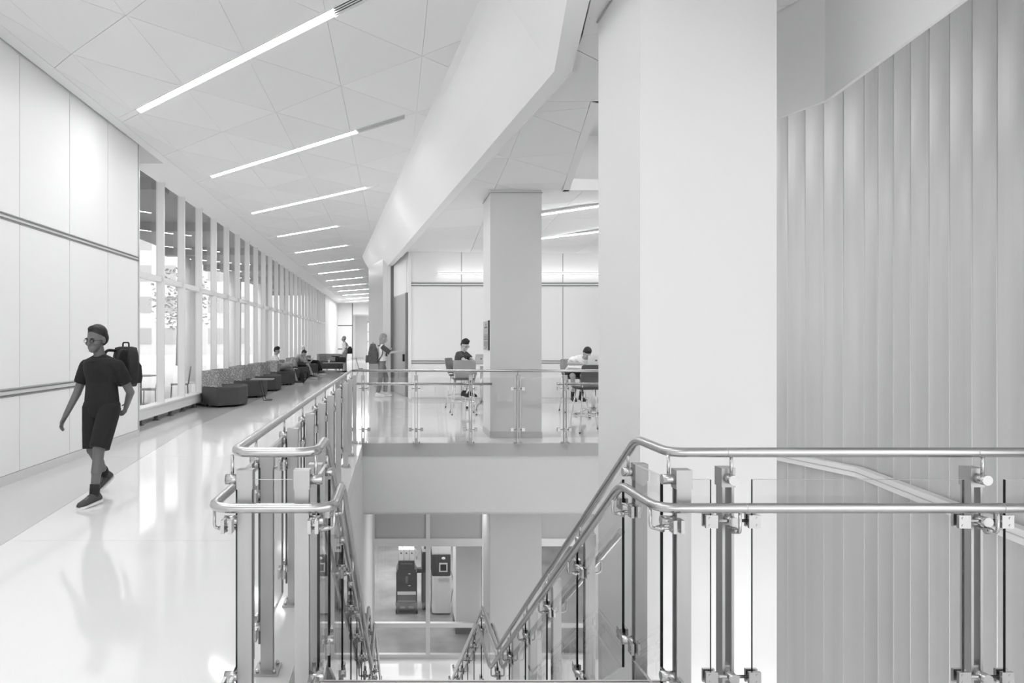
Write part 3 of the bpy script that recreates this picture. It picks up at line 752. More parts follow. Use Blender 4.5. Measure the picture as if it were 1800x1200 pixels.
# plan: x towards the corridor, y along the window; hexagonal block with a wrapped back
HEX = [(-.45, -.42), (.0, -.80), (.42, -.52), (.50, .0), (.42, .52), (.0, .80), (-.45, .42)]
def sofa(loc, rotz, label, sx=1., sy=1., both=True):
    t = thing('lounge_sofa', label, 'sofa', loc, rotz, 'faceted lounge sofas along the windows')
    base = [(x*sx, y*sy) for x, y in HEX]
    obj('seat', soft_prism(rounded(base, .03), .05, .46, .03), 'fabric_dark', t)
    # back: a folded band round the window side, leaning outwards
    outer = [(.0, -.80), (-.45, -.42), (-.45, .42), (.0, .80)]
    inner = [(.06, -.60), (-.2, -.33), (-.2, .33), (.06, .60)]
    sc = lambda l: [(x*sx, y*sy) for x, y in l]
    o_, i_ = sc(outer), sc(inner)
    for k in range(3):
        lo = [Vector((*o_[k], .465)), Vector((*o_[k+1], .465)), Vector((*i_[k+1], .465)), Vector((*i_[k], .465))]
        top_i = [Vector(((i_[j][0]*.55+o_[j][0]*.45), (i_[j][1]*.55+o_[j][1]*.45), .84)) for j in (k, k+1)]
        hi = [Vector((*o_[k], .82)), Vector((*o_[k+1], .82)), top_i[1], top_i[0]]
        obj('backrest', MB().loft([lo, hi], smooth=False), 'fabric_speckled', t)
    for x, y in ((-.35, -.35), (-.35, .35), (.3, -.4), (.3, .4), (0, -.65), (0, .65)):
        obj('foot', MB().cyl((x*sx, y*sy, 0), (x*sx, y*sy, .05), .02, 8), 'black', t)
    return t
SF = [(-3.98, 16.85, 'nearest dark faceted sofa with speckled back beside the window'),
      (-3.98, 19.5, 'second dark faceted sofa from the camera, behind a small side table'),
      (-3.98, 22.0, 'third dark faceted sofa, empty, just before the seated young man'),
      (-3.98, 25.1, 'dark faceted sofa on which the young man with the laptop sits'),
      (-3.98, 29.6, 'dark faceted sofa on which the hunched reader sits'),
      (-3.98, 33.2, 'dark faceted sofa holding the black coats')]
for x, y, lab in SF: sofa((x, y, 0), 0, lab)
sofa((-3.35, 38.0, 0), -PI/2-.25, 'far dark sofa turned to face the camera at the end of the row', 1.0, 1.0)

def wire_table(loc, label, w=.5, d=.42, h=.5):
    t = thing('side_table', label, 'table', loc, group='small wire side tables')
    obj('top', MB().box(-w/2, w/2, -d/2, d/2, h-.02, h), 'plastic_grey', t)
    for s_ in (-1, 1):
        obj('leg_frame', MB().tube(fillet([(-w*.1, s_*d*.4, h-.02), (w*.1, s_*d*.4, .012), (w*.42, s_*d*.4, .012), (w*.42, -s_*d*.05, .012)], .03), .008, 6), 'black', t)
    return t
wire_table((-3.35, 18.15, 0), 'small wire-legged side table between the first two sofas', .55, .4, .55)
t = wire_table((-2.95, 35.2, 0), 'low glass-topped wire table with a white cup near the far sofa', 1.1, .6, .45)
cp = thing('paper_cup', 'white paper cup standing on the low wire table', 'cup', (-3.2, 35.2, .45))
obj('cup_body', MB().tube([(0, 0, 0), (0, 0, .12)], [.033, .043], 14), 'cup_white', cp); obj('cup_lid', MB().cyl((0, 0, .12), (0, 0, .135), .046, 14), 'cup_white', cp)
wire_table((-2.0, 39.2, 0), 'far wire frame table standing right of the end sofa', .7, .6, .6)

# ================================================================== LAPTOPS
def laptop(loc, rotz, label, open_deg=105, size=1., emblem=True, group=None):
    t = thing('laptop', label, 'laptop', loc, rotz, group)
    w, d = .32*size, .22*size
    b = obj('keyboard_base', MB().box(-w/2, w/2, -d/2, d/2, 0, .016), 'laptop', t)
    obj('keys', MB().box(-w*.42, w*.42, -d*.1, d*.42, .016, .018), 'plastic_dark', b)
    a = math.radians(open_deg-90)
    n_ = Vector((0, -math.sin(a), math.cos(a)))         # up along the lid, hinge at the far (y = -d/2) edge
    h0 = Vector((0, -d/2, .016)); q = Vector((0, -math.cos(a), -math.sin(a)))*.008
    def quad(x0, x1, s0, s1, o0, o1):
        vs_ = [h0+Vector((x, 0, 0))+n_*s_+q*o for o in (o0, o1) for s_ in (s0, s1) for x in (x0, x1)]
        return MB().add(vs_, [(0, 1, 3, 2), (4, 6, 7, 5), (0, 4, 5, 1), (2, 3, 7, 6), (0, 2, 6, 4), (1, 5, 7, 3)])
    l = obj('lid', quad(-w/2, w/2, 0, d, 0, 1), 'laptop', t)
    obj('screen', quad(-w*.46, w*.46, d*.05, d*.95, -.1, 0), 'screen', l)
    if emblem: obj('emblem', quad(-.018, .018, d*.45, d*.6, 1.0, 1.06), 'plastic_dark', l)
    return t

# ================================================================== BAR TABLES AND BAR CHAIRS in the lounge
def bar_table(loc, label, r=.45, h=1.0):
    t = thing('bar_table', label, 'table', loc, .3, 'round bar tables')
    obj('top', MB().tube([(0, 0, h-.03), (0, 0, h-.005), (0, 0, h)], [r, r, r-.006], 32), 'table_white', t)
    obj('pedestal', MB().cyl((0, 0, .1), (0, 0, h-.03), .035, 16), 'chrome', t)
    for k in range(4):
        a = PI/4+k*PI/2; c, s_ = math.cos(a), math.sin(a)
        g_ = obj('foot_arm', MB().tube([(c*.03, s_*.03, .16), (c*.2, s_*.2, .12), (c*.33, s_*.33, .055), (c*.36, s_*.36, .04)], [.022, .02, .016, .014], 10), 'chrome', t)
        obj('glide', MB().cyl((c*.35, s_*.35, 0), (c*.35, s_*.35, .045), .025, 10), 'black', g_)
    return t
def bar_chair(loc, rotz, label, shell='plastic_grey', seat_m='plastic_dark'):
    """local: sitter faces +y, back at -y"""
    t = thing('bar_chair', label, 'chair', loc, rotz, 'bar height chairs of the lounge')
    h = .74
    obj('seat', MB().loft([[Vector((x*k1, y*k2, z)) for x, y in rounded([(-.22, -.2), (.22, -.2), (.23, .22), (-.23, .22)], .06)] for k1, k2, z in ((.86, .86, h-.035), (1, 1, h-.01), (.97, .97, h+.012))]), seat_m, t)
    rows = []
    for z, yb, w in ((h+.03, -.19, .2), (h+.12, -.225, .225), (h+.25, -.25, .235), (h+.36, -.27, .225), (h+.38, -.275, .19)):
        rows.append([Vector((x*w, yb-.05*(1-x*x)+(.0 if s_ == 0 else -.018), z)) for s_ in (0, 1) for x in ((-1, -.6, -.2, .2, .6, 1) if s_ == 0 else (1, .6, .2, -.2, -.6, -1))])
    obj('backrest', MB().loft(rows), shell, t)
    for sx in (-1, 1):
        for sy in (-1, 1):
            g_ = obj('leg', MB().tube([(sx*.17, sy*.15, h-.03), (sx*.2, sy*.19, h*.55), (sx*.25, sy*.25, .01)], .012, 8), 'chrome', t)
            obj('glide', MB().cyl((sx*.25, sy*.25, 0), (sx*.25, sy*.25, .015), .016, 8), 'black', g_)
        obj('back_support', MB().tube([(sx*.17, -.15, h-.03), (sx*.19, -.21, h+.03), (sx*.19, -.24, h+.1)], .011, 8), 'chrome', t)
    y = .225; z = .27
    obj('footrest', MB().tube([(-y, -y, z), (y, -y, z), (y, y, z), (-y, y, z), (-y, -y, z)], .008, 8), 'chrome', t)
    return t
bar_table((1.95, 15.75, 0), 'round white bar table left of the balcony column, carrying a silver laptop')
bar_chair((1.44, 14.75, 0), 0, 'grey shell bar chair with its back to us, before the man in dark shirt')
bar_chair((1.52, 16.35, 0), -PI/2-.45, 'bar chair on which the man in the dark shirt sits')
bar_chair((2.62, 15.3, 0), PI/2-.15, 'grey bar chair partly hidden behind the balcony column')
laptop((1.83, 15.62, 1.0), .5, 'silver laptop open before the man in the dark shirt', 108)
bar_table((4.02, 14.3, 0), 'round white bar table at the right, with papers and a laptop', .5)
bar_chair((3.85, 15.2, 0), PI, 'bar chair on which the man in the white shirt leans forward')
bar_chair((3.26, 11.87, 0), .1, 'dark grey bar chair nearest the balcony rail, cut by the near column', 'plastic_dark', 'fabric_dark')
bar_chair((4.0, 12.35, 0), .9, 'dark bar chair almost hidden behind the near column', 'plastic_dark', 'fabric_dark')
bar_table((4.75, 12.9, 0), 'round bar table standing behind the near column')
laptop((4.08, 14.42, 1.0), -.12, 'white laptop with round sticker open before the man in white', 112)
pb = thing('papers', 'loose white papers on the right bar table', 'paper', (3.74, 14.3, 1.0))
for k in range(3): obj('sheet', MB().cbox((k*.03, -k*.02, .002+k*.003), .21, .29, .002), 'paper', pb, (0, 0, 0), k*.2)

# ================================================================== SIGN on the far column
sg = thing('wall_sign', 'small grey directory sign plate on the left side of the balcony column', 'sign', (1.5, 11.43, 1.55))
obj('plate', MB().box(1.478, 1.499, 11.12, 11.72, 1.365, 1.825), 'sign_grey', sg, world=True)
obj('edge', MB().box(1.475, 1.5, 11.105, 11.12, 1.36, 1.83), 'sign_dark', sg, world=True)
def ink(y0, y1, z0, z1): return MB().box(1.4765, 1.478, y0, y1, z0, z1)
obj('emblem', MB().cyl((1.4765, 11.4, 1.765), (1.478, 11.4, 1.765), .03, 16), 'sign_ink', sg, world=True)
m_ = MB()
for y, w in ((11.24, .07), (11.33, .06), (11.41, .08), (11.51, .07)): m_.box(1.4765, 1.478, y, y+w, 1.715, 1.735)
obj('lettering', m_, 'sign_ink', sg, world=True)
m_ = MB()
for r_ in range(4):
    for y, w in ((11.2, .1), (11.36, .05), (11.43, .06), (11.56, .08)): m_.box(1.4765, 1.478, y, y+w, 1.6-.024*r_, 1.613-.024*r_)
for r_ in range(4):
    for y, w in ((11.2, .08), (11.36, .08), (11.52, .1)): m_.box(1.4765, 1.478, y, y+w, 1.488-.02*r_, 1.499-.02*r_)
obj('lettering', m_, 'sign_ink', sg, world=True)
obj('arrow', MB().add([(1.4765, 11.36, 1.675), (1.4765, 11.42, 1.675), (1.4765, 11.39, 1.645)], [(0, 1, 2)]).box(1.4765, 1.478, 11.38, 11.42, 1.38, 1.415).box(1.4765, 1.478, 11.34, 11.38, 1.4, 1.42), 'sign_ink', sg, world=True)

# ================================================================== MACHINES in the lower workshop
def machine_cart():
    t = thing('machine_cart', 'dark rolling cart stacked with printer modules and white spool boxes', 'cart', (.33, 18.3, ZB))
    for s_ in (-1, 1): obj('side_panel', MB().box(s_*.25-.015, s_*.25+.015, -.25, .3, .12, 1.05), 'machine_dark', t)
    obj('base', MB().box(-.27, .27, -.3, .32, .1, .3), 'machine_dark', t)
    obj('base_step', MB().box(-.17, -.04, -.33, -.3, .15, .2).box(.05, .18, -.33, -.3, .15, .2), 'machine_grey', t)
    obj('paper_tray', MB().box(-.235, .235, -.26, .28, .3, .56), 'machine_white', t)
    obj('tray_front', MB().box(-.235, .235, -.275, -.26, .33, .48), 'machine_grey', t)
    b = obj('print_module', MB().box(-.235, .235, -.26, .28, .58, 1.12), 'machine_dark', t)
    obj('handle', MB().box(-.03, .03, -.29, -.26, .78, .95), 'machine_grey', b)
    obj('badge', MB().box(.04, .1, -.265, -.26, 1.0, 1.02), 'machine_white', b); obj('badge', MB().box(.04, .1, -.265, -.26, .7, .72), 'machine_white', b)
    b = obj('top_module', MB().box(-.21, .2, -.25, .25, 1.13, 1.33), 'machine_dark', t)
    obj('label_strip', MB().box(-.15, .15, -.255, -.25, 1.25, 1.27), 'machine_grey', b)
    for k in range(3):
        s_ = obj('spool_box', MB().box(-.2+k*.135, -.075+k*.135, -.2, .15, 1.33, 1.6), 'machine_white', t)
        obj('port', MB().box(-.16+k*.135, -.12+k*.135, -.205, -.2, 1.5, 1.53), 'machine_dark', s_)
    obj('feed_tube', MB().tube(fillet([(-.1, .0, 1.6), (-.1, 0, 1.66), (.12, 0, 1.66), (.28, 0, 1.5), (.26, 0, 1.3)], .08), .012, 6), 'machine_white', t)
    obj('side_arm', MB().box(.26, .39, -.1, .05, .98, 1.08), 'machine_dark', t)
    for x in (-.26, .26):
        for y in (-.25, .28): obj('wheel', MB().cyl((x-.02, y, .05), (x+.02, y, .05), .05, 12), 'rubber', t)
machine_cart()
t = thing('machine_cabinet', 'tall dark equipment cabinet between the cart and the white machine', 'cabinet', (.83, 18.6, ZB))
obj('body', MB().box(-.1, .1, -.3, .3, .02, 1.45), 'machine_dark', t); obj('door', MB().box(-.085, .085, -.315, -.3, .1, .95), 'machine_grey', t)
obj('top_printer', MB().box(-.095, .1, -.25, .25, 1.47, 1.8), 'machine_white', t); obj('outlet', MB().box(-.04, .06, -.26, -.25, 1.55, 1.62), 'machine_dark', t)
t = thing('production_printer', 'white floor-standing machine with dark control head behind lower glass', 'printer', (1.21, 18.3, ZB))
obj('body', MB().prism(rounded([(-.24, -.34), (.24, -.34), (.24, .35), (-.24, .35)], .08), .04, .96), 'machine_white', t)
b = obj('head', MB().box(-.24, .23, -.3, .3, .98, 1.5), 'machine_dark', t)
obj('hood', MB().box(-.23, .24, -.25, .32, 1.5, 1.85), 'machine_white', t)
s_ = obj('screen_frame', MB().box(-.06, .15, -.33, -.3, 1.08, 1.3), 'machine_white', b); obj('screen', MB().box(-.03, .12, -.335, -.33, 1.11, 1.27), 'screen', b)
obj('drawer_handle', MB().prism([(-.08, -.36), (.2, -.36), (.2, -.34), (-.08, -.34)], .86, .92), 'alu', t)
obj('nozzle', MB().ellipsoid((.05, -.32, 1.42), .05, .03, .035), 'machine_white', b)
obj('cable', MB().tube(fillet([(.26, .0, 1.0), (.34, -.1, .7), (.28, -.1, .45), (.26, -.05, .2)], .15), .008, 6), 'black', t)
t = thing('machine_cabinet', 'white bench-height printer cabinet at the left end of the workshop', 'cabinet', (-2.6, 19.0, ZB))
obj('body', MB().box(-.4, .4, -.35, .35, .05, .9), 'machine_white', t); obj('head', MB().box(-.4, .4, -.3, .35, .92, 1.4), 'machine_dark', t); obj('lid', MB().box(-.4, .4, -.2, .35, 1.4, 1.7), 'machine_white', t)

# ================================================================== OUTDOORS, seen through the windows
struct('ground_paving', MB().box(-60, XG-.1, -10, 160, -.25, -.06), 'paving', 'sunlit pale paving outside the windows')
t = thing('entrance_canopy', 'grey canopy overhanging the pavement outside the windows', 'canopy', (-6.5, 30, 4.85))
obj('soffit', MB().box(-8.3, XG-.12, 6, 52, 4.85, 5.3), 'canopy', t, world=True)
for k in range(8): obj('soffit_beam', MB().box(-8.3, XG-.12, 9+k*5.5, 9.5+k*5.5, 4.6, 4.85), 'canopy', t, world=True)
for k in range(5):
    nth = ('nearest', 'second', 'third', 'fourth', 'farthest')[k]
    c_ = thing('canopy_column', 'round white canopy column outside the glass, %s of the row' % nth, 'column', (-7.6, 19+k*7.5, -.06), group='round canopy columns')
    obj('shaft', MB().cyl((0, 0, .1), (0, 0, 4.9), .3, 24), 'facade', c_); obj('footing', MB().cyl((0, 0, 0), (0, 0, .1), .36, 24), 'paving', c_)
t = thing('planter_bench', 'low pale concrete planter bench outside the first window', 'bench', (-7.0, 14.0, -.06))
obj('seat_slab', MB().box(-1.2, .8, -1.2, 3, .38, .5), 'paving', t); obj('plinth', MB().box(-1.0, .6, -1.0, 2.8, 0, .38), 'paving', t)
def mesh_chair(loc, rot, label):
    t = thing('outdoor_chair', label, 'chair', loc, rot, 'outdoor mesh chairs')
    obj('seat', MB().box(-.22, .22, -.22, .22, .43, .46), 'outdoor_metal', t)
    b = obj('backrest', MB().tube(fillet([(-.22, -.22, .46), (-.22, -.28, .9), (.22, -.28, .9), (.22, -.22, .46)], .06), .014, 8), 'outdoor_metal', t)
    for k in range(9): obj('bar', MB().cyl((-.18+.045*k, -.225, .46), (-.18+.045*k, -.278, .88), .006, 5), 'outdoor_metal', b)
    for x in (-.2, .2):
        for y in (-.2, .2): obj('leg', MB().cyl((x, y, .43), (x*1.1, y*1.1, 0), .014, 6), 'outdoor_metal', t)
mesh_chair((-5.7, 16.6, -.06), PI/2, 'grey outdoor chair seen through the second window bay')
mesh_chair((-5.6, 18.6, -.06), PI/2+.3, 'grey outdoor chair seen through the third window bay')
t = thing('outdoor_table', 'small round outdoor table between the outdoor chairs', 'table', (-6.3, 17.7, -.06))
obj('top', MB().cyl((0, 0, .7), (0, 0, .72), .4, 24), 'outdoor_metal', t); obj('pedestal', MB().cyl((0, 0, 0), (0, 0, .7), .03, 10), 'outdoor_metal', t); obj('base', MB().cyl((0, 0, 0), (0, 0, .02), .25, 20), 'outdoor_metal', t)
def building(loc, sx, sy, sz, label, nx, nzz):
    t = thing('background_building', label, 'building', loc)
    obj('walls', MB().box(-sx/2, sx/2, 0, sy, 0, sz), 'facade', t); obj('parapet', MB().box(-sx/2-.2, sx/2+.2, -.2, sy+.2, sz, sz+.5), 'paving', t)
    for i in range(nx):
        for k in range(nzz):
            x = -sx/2+sx*(i+.5)/nx; z = sz*(k+.35)/nzz
            w_ = obj('window', MB().box(x-sx/nx*.32, x+sx/nx*.32, -.12, 0, z, z+sz/nzz*.5), 'facade_glass', t)
building((-27, 85, -.1), 26, 12, 15, 'pale building with a grid of windows far beyond the glazing', 9, 4)
building((-48, 55, -.1), 22, 12, 12, 'low pale block standing left of the windowed building outside', 7, 3)
def tree(loc, h, label, seed):
    random.seed(seed)
    t = thing('street_tree', label, 'tree', loc, group='young trees outside')
    obj('trunk', MB().tube([(0, 0, 0), (.05, .03, h*.4), (0, .05, h*.7)], [.12, .09, .04], 8), 'bark', t)
    m_ = MB()
    for k in range(420):
        a, e, r_ = random.uniform(0, 2*PI), random.uniform(-1, 1), random.random()**.4
        c = Vector((math.cos(a)*r_*h*.28*math.sqrt(1-e*e*.8), math.sin(a)*r_*h*.28*math.sqrt(1-e*e*.8), h*.66+e*h*.3))
        u = Vector((random.uniform(-1, 1), random.uniform(-1, 1), random.uniform(-.4, .4))).normalized()*.16; v = u.cross(Vector((random.uniform(-1, 1), random.uniform(-1, 1), 1))).normalized()*.1
        m_.add([c-u, c+v, c+u, c-v], [(0, 1, 2, 3)])
    f_ = obj('foliage', m_, 'leaf', t); tag(f_, kind='stuff')
tree((-14, 46, -.06), 6.5, 'young leafy tree outside beyond the middle windows', 3)
tree((-17, 60, -.06), 7.5, 'taller leafy tree outside nearer the windowed building', 4)
tree((-1.5, 78, -.06), 7, 'leafy tree seen through the far glazed door', 5)
tree((.8, 84, -.06), 8, 'second tree behind the far glazed door, farther off', 6)
# ================================================================== PEOPLE
def remeshed(mb, name, m, voxel, smooth=3):
    """union of overlapping closed shapes as one continuous surface"""
    me = mb.mesh(name, m)
    o = bpy.data.objects.new('tmp', me); COL.objects.link(o)
    r = o.modifiers.new('r', 'REMESH'); r.mode = 'VOXEL'; r.voxel_size = voxel; r.use_smooth_shade = True
    if smooth:
        s_ = o.modifiers.new('s', 'SMOOTH'); s_.factor = .5; s_.iterations = smooth
    dg = bpy.context.evaluated_depsgraph_get(); dg.update()
    out = bpy.data.meshes.new_from_object(o.evaluated_get(dg))
    out.name = name; out.materials.clear(); out.materials.append(MATS[m])
    out.polygons.foreach_set('use_smooth', [True]*len(out.polygons))
    bpy.data.objects.remove(o); bpy.data.meshes.remove(me)
    return out
V = Vector
def frame(f, up=(0, 0, 1)):
    f = V(f).normalized(); r = f.cross(V(up)).normalized(); u = r.cross(f)
    return Matrix((r, f, u)).transposed()          # columns: right, forward, up
def lerp(a, b, t): return V(a)*(1-t)+V(b)*t
def torso_rings(J, grow=0., lo=0., hi=1., k=1.):
    pel, ch, nk = V(J['pel']), V(J['chest']), V(J['neck'])
    hs = (V(J['hR'])-V(J['hL'])).normalized(); ss = (V(J['sR'])-V(J['sL'])).normalized()
    sw = (V(J['sR'])-V(J['sL'])).length/2
    prof = [(-.12, .125, .10), (0., .165, .115), (.25, .155, .105), (.45, .145, .10), (.7, .17, .115), (.9, .168, .108), (1.0, .12, .088), (1.1, .07, .062)]
    out = []
    for t, w, d in prof:
        if t < lo-1e-6 or t > hi+1e-6: continue
        c = lerp(pel, ch, t/.7) if t <= .7 else lerp(ch, nk, (t-.7)/.4)
        side = (hs*(1-max(0, min(1, t)))+ss*max(0, min(1, t))).normalized()
        axis = (nk-ch).normalized() if t > .7 else (ch-pel).normalized()
        fw = axis.cross(side).normalized()
        if t >= .9: w = min(w, sw)
        w, d = (w+grow)*k, (d+grow)*k
        out.append([c+side*math.cos(2*PI*i/20)*w+fw*math.sin(2*PI*i/20)*d for i in range(20)])
    return out
def add_hand(m, w, d, n, thumb, s_=1., curl=.5):
    """palm, four fingers of different length and a thumb; d along the hand, n palm normal, thumb = side of the thumb"""
    w, d, n = V(w), V(d).normalized(), V(n).normalized(); t = V(thumb); t = (t-d*t.dot(d)).normalized(); n = (n-d*n.dot(d)-t*n.dot(t)).normalized()
    pm = w+d*.05*s_
    m.ellipsoid(pm, .042*s_, .056*s_, .019*s_, 12, 8, Matrix((t, d, n)).transposed())
    m.capsule(w-d*.02, w+d*.03, .026*s_, .026*s_, 10)
    for k, (off, L) in enumerate(((.03, .07), (.01, .08), (-.011, .075), (-.031, .058))):
        a = w+d*.085*s_+t*off*s_; c1 = curl*(.5+.12*k)
        b = a+(d*math.cos(c1)+n*math.sin(c1))*L*.5*s_
        c2 = c1+curl*.9
        c = b+(d*math.cos(c2)+n*math.sin(c2))*L*.5*s_
        m.capsule(a-d*.02*s_, b, .0095*s_, .0088*s_, 8); m.capsule(b, c, .0088*s_, .0075*s_, 8)
    a = w+d*.03*s_+t*.03*s_; b = a+(d*.6+t*.75+n*.25).normalized()*.038*s_; c = b+(d*.9+t*.15+n*.4).normalized()*.03*s_
    m.capsule(a, b, .0125*s_, .0105*s_, 8); m.capsule(b, c, .0105*s_, .0085*s_, 8)
def add_head(m, c, f, up=(0, 0, 1), s_=1.):
    """c: base of the skull (top of the neck)"""
    M = frame(f, up); c = V(c)
    E = lambda p, rx, ry, rz: m.ellipsoid(c+M @ (V(p)*s_), rx*s_, ry*s_, rz*s_, 18, 12, M)
    E((0, -.005, .115), .075, .094, .098)       # skull
    E((0, .035, .06), .062, .062, .082)         # face
    E((0, .062, -.004), .036, .03, .028)        # chin
    E((0, .05, .02), .05, .045, .035)           # jaw
    E((0, .088, .098), .055, .012, .014)        # brow
    E((0, .1, .062), .0135, .018, .026); E((0, .112, .046), .016, .014, .011)   # nose
    E((0, .093, .017), .026, .012, .008); E((0, .09, .003), .022, .012, .009)   # lips
    for s in (-1, 1):
        E((s*.076, -.004, .075), .011, .022, .033); E((s*.045, .07, .055), .02, .02, .022)
    return M
def person(name, label, base, J, head_f, skin, hair, cloth, voxel=.011, k=1., head_up=(0, 0, 1), group=None, hands=None, shoe='black', sole='sole_white', hs=1.0):
    """J: joints relative to base, world-aligned. cloth: dict of garments"""
    t = thing(name, label, 'person', base, 0, group)
    J = {a: V(b) for a, b in J.items()}
    m = MB()
    m.loft(torso_rings(J, -.012*k, k=k))
    nk = J['neck']; hc = J['head']
    m.capsule(nk-V((0, 0, .04)), hc+V((0, 0, .04)), .056*k, .052*k)
    M = add_head(m, hc, head_f, head_up, hs)
    for s in 'LR':
        sh, el, wr, hp, kn, an = (J[q+s] for q in ('s', 'e', 'w', 'h', 'k', 'a'))
        m.capsule(lerp(J['chest'], sh, .75), sh, .06*k, .056*k); m.capsule(sh, el, .052*k, .04*k); m.capsule(el, wr, .041*k, .027*k)
        d = (wr-el).normalized()
        h = (hands or {}).get(s, {})
        n_ = V(h.get('n', (0, 0, -1))); th = V(h.get('t', (0, -1, 0)))
        add_hand(m, wr, h.get('d', d), n_, th, .95*k, h.get('curl', .45))
        m.capsule(hp, kn, .085*k, .058*k, 14); m.capsule(kn, an, .056*k, .036*k, 14)
        m.capsule(lerp(kn, an, .12), lerp(kn, an, .5), .05*k, .052*k, 12)
        fd = J['t'+s].normalized(); m.capsule(an-V((0, 0, .02)), an+fd*.1-V((0, 0, .035)), .034*k, .03*k)
    obj('body', remeshed(m, 'body', skin, voxel), None, t)
    # eyes and mouth
    for s in (-1, 1):
        e = MB().ellipsoid(hc+M @ (V((s*.031, .0815, .077))*hs), .013*hs, .007*hs, .006*hs, 10, 6, M)
        obj('eye', e, 'black', t)
        obj('eyebrow', MB().ellipsoid(hc+M @ (V((s*.032, .098, .1))*hs), .02*hs, .005*hs, .004*hs, 10, 6, M), hair[0], t)
    # hair
    hm = MB(); E = lambda p, rx, ry, rz: hm.ellipsoid(hc+M @ (V(p)*hs), rx*hs, ry*hs, rz*hs, 18, 12, M)
    if hair[1] == 'short':
        E((0, -.012, .148), .082, .098, .082); E((0, -.045, .1), .08, .07, .085); E((0, .045, .185), .058, .048, .036)
    elif hair[1] == 'quiff':
        E((0, -.012, .15), .083, .1, .085); E((0, -.045, .1), .081, .07, .085); E((0, .05, .2), .062, .05, .045); E((.02, .02, .22), .06, .06, .04)
    elif hair[1] == 'crop':
        E((0, -.014, .147), .08, .094, .08); E((0, -.045, .1), .079, .068, .08); E((0, .03, .182), .06, .05, .036)
    elif hair[1] == 'grey':
        E((0, -.022, .14), .081, .09, .082); E((0, -.045, .09), .08, .066, .075)
    elif hair[1] == 'long':
        E((0, -.012, .142), .088, .105, .09); E((0, -.05, .08), .09, .075, .12); E((0, -.06, -.03), .095, .05, .13); E((0, -.055, -.14), .08, .04, .1)
        for s in (-1, 1): E((s*.074, .03, .06), .02, .035, .11); E((s*.078, .0, -.08), .025, .035, .12)
    if hair[1] in ('short', 'quiff', 'crop'): E((0, -.026, .122), .0815, .08, .085)
    obj('hair', remeshed(hm, 'hair', hair[0], voxel, 2), None, t)
    if cloth.get('glasses'):
        g_ = MB()
        for s in (-1, 1):
            c_ = V((s*.033, .102, .077))
            g_.tube([hc+M @ (V((c_.x+.023*math.cos(a), c_.y, c_.z+.017*math.sin(a)))*hs) for a in [2*PI*i/12 for i in range(13)]], .0022, 5)
            g_.cyl(hc+M @ (V((s*.056, .1, .08))*hs), hc+M @ (V((s*.082, -.01, .082))*hs), .0022, 5)
        g_.cyl(hc+M @ (V((-.011, .104, .08))*hs), hc+M @ (V((.011, .104, .08))*hs), .0022, 5)
        obj('glasses', g_, 'black', t)
    # shirt
    sm = MB(); sh_m, sl = cloth['shirt']
    rings = torso_rings(J, .014*k, -.12 if cloth.get('untucked', True) else 0., 1.0, k)
    if cloth.get('untucked', True):
        dn = (J['pel']-J['chest']).normalized(); rings = [[p+dn*cloth.get('hem', .06) for p in rings[0]]]+rings[1:]
    sm.loft(rings)
    nkc = lerp(J['chest'], nk, .8); sm.tube([nkc-V((0, 0, .03)), nk-V((0, 0, .035))], [.13*k, .085*k], 18)
    slv = MB()
    for s in 'LR':
        sh, el, wr = (J[q+s] for q in ('s', 'e', 'w'))
        tgt = sm if 'sleeve' not in cloth else slv
        sm.capsule(lerp(J['chest'], sh, .7), sh, .078*k, .068*k); sm.capsule(nk-V((0, 0, .045)), lerp(nk-V((0, 0, .045)), sh, .9), .06*k, .062*k)
        if sl <= 1:
            e_ = lerp(sh, el, sl); tgt.tube([lerp(sh, el, -.12), sh, lerp(sh, el, .3), e_], [.05*k, .07*k, .07*k, .066*k], 14)
        else:
            tgt.tube([lerp(sh, el, -.12), sh, lerp(sh, el, .5), el], [.05*k, .07*k, .06*k, .053*k], 14); tgt.capsule(el, el, .052*k, .052*k)
            tgt.tube([el, lerp(el, wr, sl-1)], [.053*k, .042*k], 14)
    so = obj('shirt', remeshed(sm, 'shirt', sh_m, voxel, 2), None, t)
    if 'sleeve' in cloth: obj('sleeves', remeshed(slv, 'sleeves', cloth['sleeve'], voxel, 2), None, t)
    # trousers or shorts
    pm = MB(); pt, fr = cloth['legs']
    pm.ellipsoid(J['pel']-V((0, 0, .01)), .165*k, .13*k, .14*k, 18, 12, frame((J['hR']-J['hL']).cross(V((0, 0, 1)))*-1))
    for s in 'LR':
        hp, kn, an = (J[q+s] for q in ('h', 'k', 'a'))
        pm.capsule(hp, hp, .1*k, .1*k)
        if fr <= 1: pm.tube([hp, lerp(hp, kn, .5), lerp(hp, kn, fr)], [.105*k, .1*k, .092*k], 16)
        else:
            pm.capsule(hp, kn, .1*k, .073*k, 16); pm.tube([kn, lerp(kn, an, .5), lerp(kn, an, fr-1)], [.073*k, .068*k, .06*k], 16)
    obj('trousers' if fr > 1 else 'shorts', remeshed(pm, 'trousers', pt, voxel, 2), None, t)
    # shoes
    for s in 'LR':
        an = J['a'+s]; fd = J['t'+s].normalized(); flat = V((fd.x, fd.y, 0)).normalized(); sd = flat.cross(V((0, 0, 1))); up = sd.cross(fd)
        o_ = an-up*.085*k
        R = []; SR = []
        for q, w, h in ((-.075, .026, .05), (-.05, .036, .085), (0., .04, .1), (.06, .043, .078), (.12, .046, .056), (.17, .042, .044), (.2, .024, .028)):
            c = o_+fd*q*k
            R.append([c+sd*w*k*math.cos(a)+up*(h*k*(.5+.5*math.sin(a))+.012*k) for a in [2*PI*i/12 for i in range(12)]])
            SR.append([c+sd*x*(w+.004)*k+up*z*k for x, z in ((-1, 0), (1, 0), (1, .02), (-1, .02))])
        o2 = obj('shoe', MB().loft(R), shoe, t)
